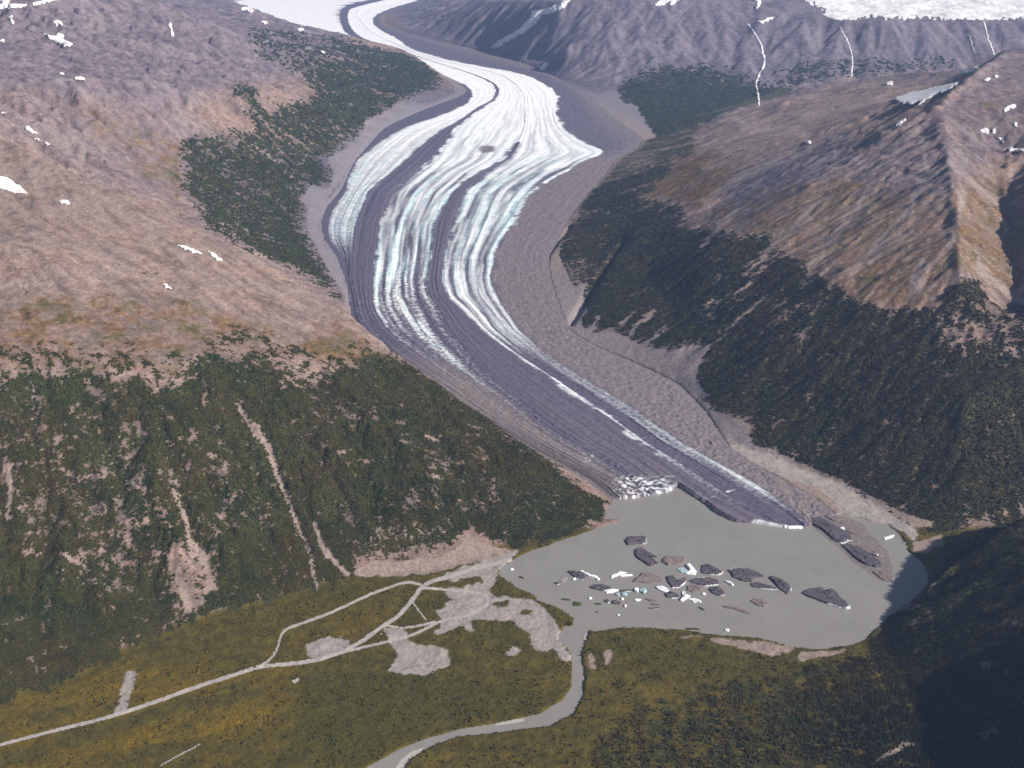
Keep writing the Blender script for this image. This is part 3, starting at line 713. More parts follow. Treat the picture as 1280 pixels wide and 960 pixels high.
# ------------------------------------------------------------------ glacier
def glacier():
    nb = [22, 40, 42, 80, 42, 76, 54]
    us = np.concatenate([k + np.arange(n) / n for k, n in enumerate(nb)] + [np.array([7.0])])
    pys = np.concatenate([np.arange(-13, 120, 0.7), np.arange(120, 420, 0.85), np.arange(420, 668, 0.7)])
    Cs = np.stack([C(k, pys) for k in range(8)], 1)
    px = np.stack([np.interp(us, np.arange(8), Cs[i]) for i in range(len(pys))])
    py = np.repeat(pys[:, None], len(us), 1)
    x, y, zf = floor_xy(px, py)
    U = np.repeat(us[None, :], len(pys), 0)
    mid = len(us) // 2
    s = np.concatenate([[0], np.cumsum(np.hypot(np.diff(x[:, mid]), np.diff(y[:, mid])))])
    S = np.repeat(s[:, None], len(us), 1)
    # world-metre noises; streaks follow the flow (U across, S along)
    W = np.cumsum(np.concatenate([np.zeros((len(pys), 1)), np.hypot(np.diff(x, axis=1), np.diff(y, axis=1))], 1), 1)
    n_st = fbm(U * 5.5, S / 5200.0, 1.0, 5, 201, 0.62)             # streaks
    n_fs = fbm(U * 20.0, S / 3200.0, 1.0, 4, 211, 0.6)             # fine streaks
    n_w = fbm(x, y, 60, 4, 221, 0.6); n_c = fbm(x, y, 26, 3, 231, 0.6); n_b = fbm(x, y, 260, 4, 241)
    u = U + 0.16 * fbm(U * 9, S / 420.0, 1.0, 4, 251, .6) + 0.06 * n_w
    u_ = U + 0.10 * fbm(U * 3, S / 900.0, 1.0, 3, 253, .6)
    n_l = fbm(u_ * 4.2 + 9, S / 9000.0, 1.0, 2, 261, .5); n_l2 = fbm(u_ * 9 + 3, S / 7000.0, 1.0, 2, 267, .5)
    lines = np.exp(-(n_l / .06) ** 2) * .85 + np.exp(-(n_l2 / .06) ** 2) * .55 + .5 * sstep(.12, .4, n_l)
    ph = 5.0 * u_ + 1.1 * fbm(U * 0.8, S / 5000.0, 1.0, 2, 263, .5) + .35 * n_st
    stripe = (0.5 + 0.5 * np.cos(6.2832 * ph)) ** 2.2
    k = np.clip(np.floor(u), 0, 6).astype(int); f = u - k
    lp = lambda pts: np.interp(py, [p[0] for p in pts], [p[1] for p in pts])
    ice = np.zeros_like(x); tan = np.zeros_like(x); cyan = np.zeros_like(x)
    # 1 dirty strip on the left
    a = lp([(0, .98), (100, .95), (130, .85), (170, .72), (240, .62), (290, .55), (310, .3), (330, .02), (700, 0)])
    ice = np.where(k == 1, a + 0.55 * n_c * (a > .01) * lp([(0, .1), (150, .2), (200, 1)]) + 0.3 * n_st * (a > .01), ice)
    # 3 clean ice between the dark bands
    a = lp([(0, .99), (180, .97), (230, .93), (340, .88), (365, .70), (400, .50), (430, .30), (470, .16), (520, .08), (700, .03)])
    brk = lp([(0, 0), (320, 0), (365, 1.0), (430, .9), (480, .4), (700, .3)])
    streak = np.exp(-((f - 0.55) / 0.10) ** 2) * lp([(0, 0), (370, 0), (395, .55), (450, .45), (480, .1), (500, 0), (700, 0)])
    st = lp([(0, .2), (120, .35), (180, .9), (240, 1.5), (340, 1.5), (420, .6), (700, .2)])
    v3 = a + st * (0.75 * np.minimum(n_st - .02, .25) + 0.95 * np.minimum(n_fs - .03, .2)) + brk * 1.15 * n_c + streak
    ice = np.where(k == 3, v3, ice)
    # 5 clean ice on the right
    a = lp([(0, .99), (180, .97), (240, .92), (380, .85), (420, .75), (440, .62), (470, .50), (700, .42)])
    low = lp([(0, 0), (410, 0), (470, 1), (700, 1)])
    prof = np.interp(f, [0, .03, .09, .15, .50, .60, .85, 1.0], [.4, .9, .7, .06, .05, .32, .42, .34])
    late = lp([(0, 0), (560, 0), (585, 1), (700, 1)])
    prof = prof * (1 - late) + late * np.interp(f, [0, .10, .16, .25, .62, .75, .95, 1], [.35, .40, .10, .03, .03, .45, .62, .25])
    v5 = a * (1 - low) + prof * low
    v5 = v5 + st * (0.75 * np.minimum(n_st - .02, .25) + 0.95 * np.minimum(n_fs - .03, .2)) * (1 - .4 * low) + low * .35 * n_c + low * .3 * n_fs
    ice = np.where(k == 5, v5, ice)
    ice = ice - lines * lp([(0, .05), (100, .12), (170, .35), (230, .75), (380, .75), (430, .3), (480, 0), (700, 0)]) * ((k == 3) | (k == 5)) * sstep(-.4, .25, n_st)
    smask = lp([(0, .10), (60, .15), (110, .25), (160, .55), (220, 1), (400, 1), (440, .5), (480, 0), (700, 0)]) * ((k == 3) | (k == 5))
    ice = ice - stripe * smask * (.18 + .40 * sstep(-.25, .3, n_st))
    # dark bands carry a little ice
    ice = np.where((k == 4) & (py < 178), .97, ice)
    for kk, q in ((2, 0.12), (4, 0.04)):
        ice = np.where((k == kk) & ((kk == 2) | (py > 178)), sstep(.16, .45, n_fs + .35 * n_c - .05) * q * 5, ice)
    brkl = lp([(0, 0), (330, 0), (370, .8), (450, .5), (480, 0), (700, 0)])
    ice = np.where((k <= 2) & (py > 330), sstep(.22, .45, n_c + .35 * n_w - .05) * brkl, ice)
    ice = np.where((k == 5), ice * lp([(0, 1), (612, 1), (645, .35), (700, .3)]) * (1 - .5 * sstep(600, 640, py) * (n_w < 0)), ice)
    # 6 side debris
    d6 = lp([(0, .2), (90, .1), (185, .15), (200, .75), (700, .95)]) + (py < 190) * sstep(.45, .9, f) * .55
    tan = np.where(k == 6, d6 + .5 * n_w, tan)
    ice = np.where(k == 6, sstep(.24, .5, n_w + .4 * n_fs) * lp([(0, .0), (100, .2), (130, .55), (185, .6), (200, .1), (440, .12), (700, .1)]), ice)
    ice = np.where((k == 0) & (py < 330), 0.05, ice)
    # tan edge of the tongue on the left
    tan = np.maximum(tan, lp([(0, 0), (430, 0), (480, 1), (700, 1)]) * sstep(3.9, 3.2, U + .35 * n_w))
    tan = np.maximum(tan, (k == 4) * lp([(0, .05), (480, .1), (600, .42), (700, .5)]) * (0.7 + n_st))
    # rock-strewn patch on the ice
    patch = np.exp(-(((px - 609) / 10.0) ** 4 + ((py - 187) / 4.2) ** 4)); ice = ice * (1 - patch); tan = np.maximum(tan, patch)
    # front: broken white seracs on the left of the tongue, clean cut cliff at its tip
    ser = np.exp(-(((px - 805) / 38.0) ** 4 + ((py - 608) / 13.0) ** 4))
    ser2 = np.exp(-(((px - 738) / 14.0) ** 2 + ((py - 575) / 9.0) ** 2)) * .6
    ice = np.maximum(ice, (ser + ser2) * sstep(-.05, .3, n_c + .3 * n_w + .05))
    crack = np.exp(-((py - (625 - (px - 885) * 0.36)) / 1.3) ** 2) * ((px > 880) & (px < 938)) * sstep(-.05, .15, n_w)
    ice = np.maximum(ice, crack)
    # heights
    zg = zf + 7 * np.sin(np.pi * U / 7) ** 0.6 - 3 * (np.exp(-U / .08) + np.exp(-(7 - U) / .08))
    mor = np.exp(-((U - 2.5) / .5) ** 2) + np.exp(-((U - 4.5) / .5) ** 2)
    fade = np.clip(sstep(0, 80, W[:, -1:] - W) * sstep(0, 80, W), 0, 1)
    zg += fade * (6 * mor - 4 * stripe * smask + (11 * n_st * sstep(40, 200, py) + 3.0 * n_fs) * np.where((k == 6) | (k == 0), .35, 1) + 3.0 * n_w + (1.2 + 7 * brk * (k == 3) + 7 * ser + 6 * (k == 6)) * n_c + 5 * (k == 6) * n_w + 5 * n_b)
    tip = sstep(560, 615, py) * sstep(2.2, 3.6, U) * sstep(6.6, 5.6, U)
    zg += 2 * tip - 4 * ser
    px2, py2 = proj(x, y, zf)
    inlake = inside(px2, py2, LAKE)
    d = np.full(x.shape, 1e9)
    sel = py > 590
    for i in range(len(TERMINUS) - 1):
        (ax, ay), (bx, by) = TERMINUS[i], TERMINUS[i + 1]
        vx, vy = bx - ax, by - ay
        tt = np.clip(((px - ax) * vx + (py - ay) * vy) / (vx * vx + vy * vy), 0, 1)
        d = np.minimum(d, np.hypot(px - ax - tt * vx, (py - ay - tt * vy)))
    edge = sel * np.exp(-(d / 1.8) ** 2)
    cliffw = ((px > 938) & (px < 1004) & (py > 648)) * (0.8 + 1.2 * n_c) + ((px > 775) & (px < 846)) * (0.45 + 1.6 * n_c) + .5 * ((px > 868) & (px < 882))
    ice = np.maximum(ice, np.clip(edge * cliffw, 0, 1))
    zg = np.where(inlake, -8.0, zg)
    kern = np.array([1, 2, 3, 2, 1]) / 9.0
    for _ in range(2):
        for q_ in (ice, tan):
            p_ = np.pad(np.clip(q_, 0, 1), ((0, 0), (2, 2)), mode='edge')
            q_[:] = sum(kern[e] * p_[:, e:e + q_.shape[1]] for e in range(5)) * (1 - .35 * ser) + np.clip(q_, 0, 1) * .35 * ser
    ice = np.clip(ice, 0, 1); tan = np.clip(tan, 0, 1)
    cyan = np.clip(lp([(0, 0), (110, .0), (180, .35), (240, .8), (340, 1), (380, .5), (450, .6), (700, .4)]) * (0.40 + 1.0 * n_st + .5 * n_b + .75 * stripe), 0, 1)
    V = np.stack([x, y, zg], -1).reshape(-1, 3)
    n0, n1 = x.shape
    id_ = np.arange(n0 * n1).reshape(n0, n1)
    q = np.stack([id_[1:, :-1], id_[1:, 1:], id_[:-1, 1:], id_[:-1, :-1]], -1).reshape(-1, 4)
    lk = (inlake[1:, :-1] & inlake[1:, 1:] & inlake[:-1, 1:] & inlake[:-1, :-1]).ravel()
    lk = lk & (smoothing(inlake.astype(f32), 4)[1:, 1:].ravel() > .999)
    q = q[~lk]
    t = NT("glacier_ice_and_debris")
    g = t.rgb("ice_cover")
    nf = t.noise(22, 5, 0.65); nm = t.noise(90, 5, 0.6)
    deb = t.mix(t.rng(nf, .3, .7), (0.070, 0.063, 0.095), (0.120, 0.106, 0.150))
    tn = t.mix(t.rng(nf, .3, .7), (0.135, 0.115, 0.118), (0.225, 0.19, 0.185))
    deb = t.mix(g[1], deb, tn)
    ic = t.mix(g[2], t.mix(t.rng(nm, .35, .65), (0.80, 0.79, 0.79), (0.88, 0.87, 0.86)), t.mix(t.rng(nm, .35, .65), (0.36, 0.52, 0.55), (0.56, 0.69, 0.715)))
    fac = t.rng(t.math('ADD', g[0], t.math('MULTIPLY', t.math('SUBTRACT', nf, 0.5), 0.55)), 0.08, 0.92)
    t.color(t.mix(fac, deb, ic))
    t.bump(nf, 0.5, 5.0); t.rough(0.8)
    o = quads_mesh("glacier", V, q, t.m, {"ice_cover": np.stack([ice, tan, cyan], -1).reshape(-1, 3)})
    tag(o, kind="structure")
glacier()

# ------------------------------------------------------------------ snow patches, meltwater streams and tracks lying on the land
def flat_material(name, c0, c1, size, rough=0.8, bump=0.3):
    t = NT(name); n = t.noise(size, 5, 0.6)
    t.color(t.mix(t.rng(n, 0.3, 0.7), c0, c1)); t.bump(n, bump, size * 0.15); t.rough(rough)
    return t.m
M_SNOW = flat_material("old_snow", (0.58, 0.55, 0.53), (0.86, 0.85, 0.84), 90, bump=0.25)
M_STREAM = flat_material("white_water", (0.55, 0.56, 0.58), (0.80, 0.80, 0.80), 40, 0.5)
M_TRACK = flat_material("gravel_track", (0.30, 0.27, 0.25), (0.40, 0.37, 0.345), 14)

def drape(name, poly, mat, step=1.0, lift=2.5, ragged=0.8, seed=1, even=False):
    a = np.array(poly, float)
    nx = int((a[:, 0].max() - a[:, 0].min()) / step) + 3; ny = int((a[:, 1].max() - a[:, 1].min()) / (step * 0.8)) + 3
    xs = a[:, 0].min() - step + step * np.arange(nx); ys = a[:, 1].min() - step * .8 + step * .8 * np.arange(ny)
    gx_, gy_ = np.meshgrid(xs, ys)
    ox = gx_ + ragged * 2 * perlin(gx_ / 5.1 + seed, gy_ / 4.3, seed) ; oy = gy_ + ragged * 1.3 * perlin(gx_ / 4.7, gy_ / 3.9 + seed, seed + 3)
    m = inside(ox, oy, poly)
    if not m.any(): m = inside(gx_, gy_, poly)
    cell = m[:-1, :-1] | m[1:, 1:] & m[1:, :-1]
    i, j = np.nonzero(cell)
    if not len(i): return None
    g = ground(gx_.ravel(), gy_.ravel())
    if even:                         # a thick firn field evens out the rocks under it
        A_ = np.stack([np.ones(gx_.size), gx_.ravel() - gx_.mean(), gy_.ravel() - gy_.mean(), (gx_.ravel() - gx_.mean()) * (gy_.ravel() - gy_.mean())], 1)
        d_ = np.sqrt(g[:, 0] ** 2 + g[:, 1] ** 2 + (g[:, 2] - CAMZ) ** 2); mk = m.ravel() & (d_ < np.percentile(d_[m.ravel()], 92)) & (d_ > np.percentile(d_[m.ravel()], 15))
        co = np.linalg.lstsq(A_[mk], 1 / d_[mk], rcond=None)[0]; k_ = 1 / np.clip(A_ @ co, 1e-6, 1) / d_ * .994
        g = np.stack([g[:, 0] * k_, g[:, 1] * k_, CAMZ + (g[:, 2] - CAMZ) * k_], 1)
    rr = np.hypot(g[:, 0], g[:, 1])
    nb = m.astype(float).copy()
    for _ in range(3):
        p = np.pad(nb, 1, mode='edge'); nb = (p[:-2, 1:-1] + p[2:, 1:-1] + p[1:-1, :-2] + p[1:-1, 2:] + nb) / 5
    core = nb.ravel()
    g[:, 2] += np.where(core > .3, lift * rr / 6000.0 * (0.35 + 0.65 * core), lift * .12 * rr / 6000.0)
    w = gx_.shape[1]
    q = np.stack([(i + 1) * w + j, (i + 1) * w + j + 1, i * w + j + 1, i * w + j], -1)
    u_, inv = np.unique(q, return_inverse=True)
    V = g[u_]
    c = V.mean(0); c[2] = V[:, 2].min()
    o = quads_mesh(name, V - c, inv.reshape(-1, 4), mat)
    o.location = c
    return o
def ribbon(pts, w):
    pts = np.array(pts, float)
    n = max(int(np.hypot(*np.diff(pts, axis=0).T).sum() / 4), len(pts))
    t = np.concatenate([[0], np.cumsum(np.hypot(*np.diff(pts, axis=0).T))]); q = np.linspace(0, t[-1], n)
    pts = np.stack([np.interp(q, t, pts[:, 0]), np.interp(q, t, pts[:, 1])], 1)
    for _ in range(2): pts[1:-1] = .25 * pts[:-2] + .5 * pts[1:-1] + .25 * pts[2:]
    d = np.gradient(pts, axis=0); nrm = np.stack([-d[:, 1], d[:, 0]], 1) / (np.hypot(d[:, 0], d[:, 1])[:, None] + 1e-6)
    ws = np.full(n, w) if np.isscalar(w) else np.interp(np.linspace(0, 1, n), np.linspace(0, 1, len(w)), w)
    return [tuple(p) for p in np.concatenate([pts + nrm * ws[:, None] / 2, (pts - nrm * ws[:, None] / 2)[::-1]])]

SNOW = [
 ("broad bright snow patch at the left edge of the photo on the pale ridge", [(-8,220),(8,222),(18,229),(26,234),(34,243),(20,242),(0,236),(-8,234)]),
 ("small oval snow patch right of the broad one on the pale ridge", [(73,252),(80,250),(87,253),(84,256),(76,255)]),
 ("long thin snow patch low on the pale ridge near the forested side valley", [(222,306),(232,308),(244,313),(255,318),(244,317),(230,312)]),
 ("tiny snow spot on the middle of the pale slope above the thicket", [(203,355),(208,356),(215,361),(206,360)]),
 ("narrow pale snow streak right of the long thin patch on the ridge", [(259,313),(268,318),(279,326),(270,325)]),
 ("tapering snow strip with a square bulge, high on the far left mountain", [(54,42),(64,46),(70,46),(72,42),(79,44),(81,51),(90,55),(86,58),(80,59),(66,51)]),
 ("oval snow patch at the foot of the grey scree bowl", [(94,98),(100,96),(106,98),(104,101),(96,101)]),
 ("forked snow patch in the top left corner", [(-8,0),(14,-2),(10,6),(34,6),(30,9),(0,12),(-8,10)]),
 ("thin snow streak along the skyline ridge right of the corner patch", [(40,5),(56,1),(74,-1),(56,4),(42,7)]),
 ("hooked snow patch below the corner patch on dark rock", [(10,22),(15,20),(17,28),(18,31),(14,29)]),
 ("twin-lobed snow patch above the tapering strip", [(67,28),(72,26),(78,28),(77,33),(73,29),(69,33)]),
 ("small snow spot at the left edge under the hooked patch", [(-2,51),(6,49),(4,53)]),
 ("snow spot at the left edge above the pale ridge", [(1,140),(6,141),(5,144),(2,143)]),
 ("wedge snow patch with a trailing tail on the near ridge crest", [(31,159),(36,158),(42,164),(48,168),(40,166),(33,163)]),
 ("snow spot just below the wedge patch on the ridge crest", [(43,173),(48,174),(52,175),(47,176)]),
 ("snow spot furthest right on the near ridge crest", [(57,178),(62,180),(60,182),(57,180)]),
 ("small snow spot beside the scree bowl, left of the oval patch", [(74,92),(79,92),(80,94),(75,94)]),
 ("upright snow sliver in the blue-grey hollow of the far left mountain", [(212,30),(214,29),(215,38),(217,46),(214,44)]),
 ("snow strip along the ridge just below the upper glacier", [(300,10),(310,10),(318,13),(314,16),(302,14)]),
 ("snow spot on the spur under the upper glacier", [(326,28),(332,27),(336,29),(330,31)]),
 ("second snow spot on the spur under the upper glacier, further right", [(370,37),(378,36),(381,38),(374,39)]),
 ("round snow spot in the middle of the spur above its forest", [(399,64),(404,63),(407,66),(402,68)]),
 ("long diagonal snow gully on the back wall above the bend of the glacier", [(612,61),(622,52),(640,43),(650,36),(660,26),(664,20),(664,15),(680,13),(700,4),(708,-3),(712,0),(704,10),(690,16),(678,19),(668,30),(656,40),(636,51),(620,60)]),
 ("snow patch at the foot of the back wall beside the glacier", [(673,86),(680,80),(685,79),(683,84),(677,90)]),
 ("triangular snow patch at the top of the back wall", [(818,8),(824,0),(834,-3),(845,-2),(835,3),(826,8)]),
 ("narrow snow streak beside the triangular patch at the top", [(835,7),(842,0),(850,-2),(842,5)]),
 ("curled snow patch at the top above the meltwater stream", [(938,-2),(950,-2),(951,5),(946,13),(944,9),(947,4)]),
 ("row of snow dots left of the plateau glacier", [(944,27),(950,26),(952,28),(960,23),(968,21),(966,24),(952,29)]),
 ("bright snow field with fingers below the dark ridge crest", [(1116,124),(1124,121),(1140,116),(1155,114),(1165,110),(1185,107),(1200,102),(1190,110),(1180,115),(1172,117),(1160,124),(1150,131),(1146,132),(1152,126),(1138,131),(1136,129),(1128,130),(1122,127)]),
 ("thin snow streak on the skyline ridge right of the bright field", [(1198,93),(1208,89),(1220,84),(1223,86),(1210,91)]),
 ("short snow sliver on the dark ridge below the bright field", [(1118,158),(1124,152),(1133,148),(1132,151),(1122,158)]),
 ("snow patch under the dark ridge right of the peak notch", [(1229,101),(1238,97),(1236,100),(1230,102)]),
 ("snow spot beside the patch under the peak notch", [(1241,96),(1245,94),(1249,96),(1244,97)]),
 ("tiny snow patch on the brown shoulder in front of the streams", [(1102,105),(1116,102),(1115,107),(1108,106)]),
 ("pale snow smear on the bench left of the dark ridge", [(1005,178),(1012,176),(1014,179),(1008,180)]),
 ("two-lobed snow patch at the right edge on grey rock", [(1254,138),(1262,132),(1268,131),(1270,134),(1262,136),(1258,140)]),
 ("snow patch in the rock hollow under the two-lobed patch", [(1224,164),(1230,160),(1236,163),(1234,168),(1227,166)]),
 ("round snow spot right of the patch in the rock hollow", [(1239,162),(1244,161),(1244,167),(1240,167)]),
 ("slanting snow streak below the round spot", [(1245,171),(1250,173),(1256,178),(1250,177)]),
 ("bright snow bar at the right edge below the slanting streak", [(1260,186),(1264,183),(1268,187),(1282,187),(1282,190),(1262,190)]),
 ("small snow spot at the right edge above the bright bar", [(1267,156),(1271,154),(1272,158),(1269,159)]),
]
for i_, (lb, pl) in enumerate(SNOW):
    o = drape("snow_patch", pl, M_SNOW, step=0.9, lift=7.0, ragged=0.9, seed=400 + i_, even=lb.startswith('bright snow field'))
    if o: tag(o, lb, "snow patch", "snow patches on the mountains")
o = drape("snowfield", [(1003,-8),(1010,2),(1024,8),(1030,12),(1036,20),(1050,24),(1064,25),(1076,22),(1092,20),(1110,22),(1130,23),(1150,21),(1180,24),(1215,24),(1240,25),(1262,23),(1300,22),(1340,24),(1340,-10)], M_SNOW, step=1.2, lift=2.2, ragged=3.0, seed=77)
tag(o, kind="structure")
o = drape("snow_patch", [(1029,18),(1036,19),(1046,21),(1058,24),(1050,25),(1036,23)], M_SNOW, step=1.2, lift=2.2, seed=78)
tag(o, "snow strip along the left foot of the plateau snowfield", "snow patch", "snow patches on the mountains")
for pts, w in (([(934,30),(941,38),(946,46),(952,58),(954,70),(957,79),(952,87),(947,97),(944,106),(947,115),(949,128),(948,132)], [2.2,3,3.4,3,3.2]),
               ([(1050,33),(1054,42),(1060,52),(1063,62),(1066,76),(1064,96)], [1.4,1.6,1.8]),
               ([(1229,26),(1232,36),(1235,50),(1240,60),(1243,70)], [2.4,2.2,2.4]),
               ([(1210,42),(1214,52),(1218,66)], 1.0)):
    tag(drape("meltwater_stream", ribbon(pts, np.array(w) * .62 if not np.isscalar(w) else w * .7), M_STREAM, step=0.7, lift=4.0, ragged=0.5, seed=5), kind="structure")

ROADS = [
 ([(-40,944),(0,931),(60,915),(110,903),(150,892),(200,875),(250,857),(300,841),(325,833),(370,829),(400,824),(425,816),(453,801),(476,784),(498,770),(515,750),(526,734),(540,726),(563,720),(588,712),(619,705),(640,699)], [2.8,3.2,4,4,4,4.4,3.8]),
 ([(325,833),(338,824),(346,812),(349,800),(351,791),(360,785),(380,778),(408,768),(433,757),(464,742),(492,732),(510,727),(527,731)], 2.6),
 ([(425,816),(450,810),(475,804),(505,797),(521,791),(535,784),(549,777),(565,773),(582,770),(597,764),(608,757),(611,751),(609,746),(602,742),(588,740),(565,738),(549,736),(527,735)], 2.6),
 ([(200,957),(225,943),(250,930)], 1.0),
 ([(366,853),(373,848)], 3.5),
 ([(480,781),(500,785),(520,783),(545,777)], 2.2), ([(515,752),(522,762),(533,775)], 1.8),
]
for pts, w in ROADS:
    tag(drape("gravel_road", ribbon(pts, w), M_TRACK, step=1.0, lift=0.6, ragged=0.45, seed=9), kind="structure")
M_BAR = flat_material("river_sand", (0.33, 0.305, 0.28), (0.42, 0.39, 0.355), 25)
M_BROWN_BAR = flat_material('brown_shoal', (0.125, 0.105, 0.100), (0.205, 0.180, 0.168), 22)
def sandbar(pts, h=0.8, mat=None):
    a = np.array(pts, float); x, y = at_z(a[:, 0], a[:, 1], 0.0)
    c = (x.mean(), y.mean()); n = len(a)
    V = [(x[i] - c[0], y[i] - c[1], -.5) for i in range(n)] + [((x[i] - c[0]) * .88, (y[i] - c[1]) * .88, h) for i in range(n)]
    P = [(i, i + n, (i + 1) % n + n, (i + 1) % n) for i in range(n)] + [tuple(range(n, 2 * n))]
    V = np.array(V)
    o = mesh_from("sandbar", V, P, mat or M_BAR); o.location = (c[0], c[1], 0)
    return tag(o, kind="structure")
sandbar([(488,968),(500,950),(515,938),(530,934),(524,942),(512,952),(505,968)])
sandbar([(616,903),(640,899),(655,898),(657,901),(636,905),(618,907)], 0.6)
sandbar([(693,806),(698,803),(702,812),(712,822),(716,832),(711,830),(700,822),(694,814)])
sandbar([(729,796),(733,792),(735,797),(731,802)])
sandbar([(1008,650),(1030,643),(1056,644),(1078,652),(1092,668),(1112,690),(1118,708),(1120,728),(1102,729),(1084,716),(1066,704),(1048,686),(1030,672),(1016,660)], 0.5, M_BROWN_BAR)
sandbar([(1142,686),(1160,676),(1178,670),(1182,678),(1165,690),(1148,692)], 1.0)

# ------------------------------------------------------------------ icebergs
def ice_material(name, a, b):
    t = NT(name); n = t.noise(11, 5, 0.6)
    t.color(t.mix(t.rng(n, .3, .7), a, b)); t.bump(n, .4, 2.0); t.rough(.55)
    return t.m
M_ICE = ice_material("clean_white_ice", (0.66, 0.70, 0.72), (0.86, 0.87, 0.87))
M_BLUE = ice_material("blue_ice", (0.22, 0.36, 0.40), (0.50, 0.62, 0.64))
M_DIRT = flat_material("debris_on_dark_ice", (0.060, 0.053, 0.066), (0.112, 0.098, 0.110), 14, 0.9, 0.8)
M_BROWN = flat_material("brown_gravel_on_ice", (0.135, 0.108, 0.104), (0.22, 0.178, 0.168), 14, 0.9, 0.8)
M_GREY = flat_material("grey_dirty_ice", (0.20, 0.19, 0.19), (0.33, 0.31, 0.30), 14, 0.8, 0.7)
BM = {"dirt": M_DIRT, "brown": M_BROWN, "grey": M_GREY, "ice": M_ICE, "blue": M_BLUE}

def outline(cx, cy, w, h, ang, seed, n=14):
    r = random.Random(seed); pts = []
    ca, sa = math.cos(radians(ang)), math.sin(radians(ang))
    for i in range(n):
        a = 2 * math.pi * i / n; k = r.uniform(.78, 1.12)
        px, py = w / 2 * k * math.copysign(abs(math.cos(a)) ** .8, math.cos(a)), h / 2 * k * math.copysign(abs(math.sin(a)) ** .8, math.sin(a))
        pts.append((cx + px * ca - py * sa, cy + px * sa + py * ca))
    return pts
def resample(poly, n):
    a = np.array(poly + [poly[0]], float); t = np.concatenate([[0], np.cumsum(np.hypot(*np.diff(a, axis=0).T))])
    q = np.linspace(0, t[-1], n, endpoint=False)
    return np.stack([np.interp(q, t, a[:, 0]), np.interp(q, t, a[:, 1])], 1)

def berg(poly, height, kind, label, face=None, seed=0, name="iceberg", cat="iceberg", group="icebergs drifting in the lake"):
    """face: list of (from, to) fractions of the outline (clockwise in the photo, 0 = first point) where clean ice shows"""
    r = np.random.RandomState(seed)
    height = height * .72
    if face is None and kind == 'dirt': face = [(.56 + r.uniform(-.05, .05), .74 + r.uniform(-.08, .08), 'ice')]
    n = 36
    p = resample(poly, n)
    x, y = at_z(p[:, 0], p[:, 1], 0.0)
    c = np.array([x.mean(), y.mean()])
    xy = np.stack([x, y], 1) - c
    size = np.sqrt(np.ptp(x) * np.ptp(y))
    if (np.roll(xy[:, 0], -1) * xy[:, 1] - xy[:, 0] * np.roll(xy[:, 1], -1)).sum() > 0: flip = True
    else: flip = False
    xy = xy * (1 + r.uniform(-.035, .035, (n, 1)))
    tilt = r.uniform(-.25, .25, 2)
    hv = height * (1 + (xy @ tilt) / (size * .5 + 1e-3))
    hv = np.clip(hv, height * .45, height * 1.6)
    rings = []
    for s_, zz in ((1.0, -2.0), (0.985, .45), (.90, .95), (.62, 1.0), (.30, 1.12)):
        zr = -2.0 if zz < 0 else hv * zz * (1 + r.uniform(-.22, .22, n))
        jit = 1 + r.uniform(-.04, .04, (n, 1))
        rings.append(np.column_stack([xy * s_ * jit, np.full(n, zr) if np.isscalar(zr) else zr]))
    V = np.concatenate(rings + [np.array([[0, 0, height * 1.05]])])
    P = []
    for k in range(4):
        for i in range(n):
            j = (i + 1) % n
            q = (k * n + i, k * n + j, (k + 1) * n + j, (k + 1) * n + i)
            P.append(q[::-1] if flip else q)
    for i in range(n):
        q = (4 * n + i, 4 * n + (i + 1) % n, 5 * n); P.append(q[::-1] if flip else q)
    root = bpy.data.objects.new(name, None); col.objects.link(root)
    root.location = (c[0], c[1], 0); root.empty_display_size = 5
    tag(root, label, cat, group)
    mesh_from({"dirt": "debris_cover", "brown": "debris_cover", "grey": "dirty_ice", "ice": "ice_body", "blue": "ice_body"}[kind], V, P, BM[kind], parent=root)
    for (a, b, m) in face or []:
        i0, i1 = int(a * n), int(b * n)
        Fv, Fp = [], []
        for q, i in enumerate(range(i0, i1 + 1)):
            ii = i % n
            d = xy[ii] / (np.hypot(*xy[ii]) + 1e-6)
            h_ = hv[ii] * .62 * (0.3 + 1.0 * r.rand())
            if i in (i0, i1): h_ *= .4
            o_ = xy[ii] * .985 + d * 2.2; i_in = xy[ii] * .86
            Fv += [(o_[0], o_[1], -1.5), (o_[0] - d[0] * .8, o_[1] - d[1] * .8, h_), (i_in[0], i_in[1], h_ * .9), (i_in[0], i_in[1], -1.5)]
            if q:
                b0 = (q - 1) * 4
                for e in range(4):
                    f_ = (b0 + e, b0 + 4 + e, b0 + 4 + (e + 1) % 4, b0 + (e + 1) % 4)
                    Fp.append(f_[::-1] if flip else f_)
        e = len(Fv) - 4
        Fp += [(0, 1, 2, 3), (e + 3, e + 2, e + 1, e)]
        mesh_from("ice_face", Fv, Fp, BM[m], parent=root)
    return root

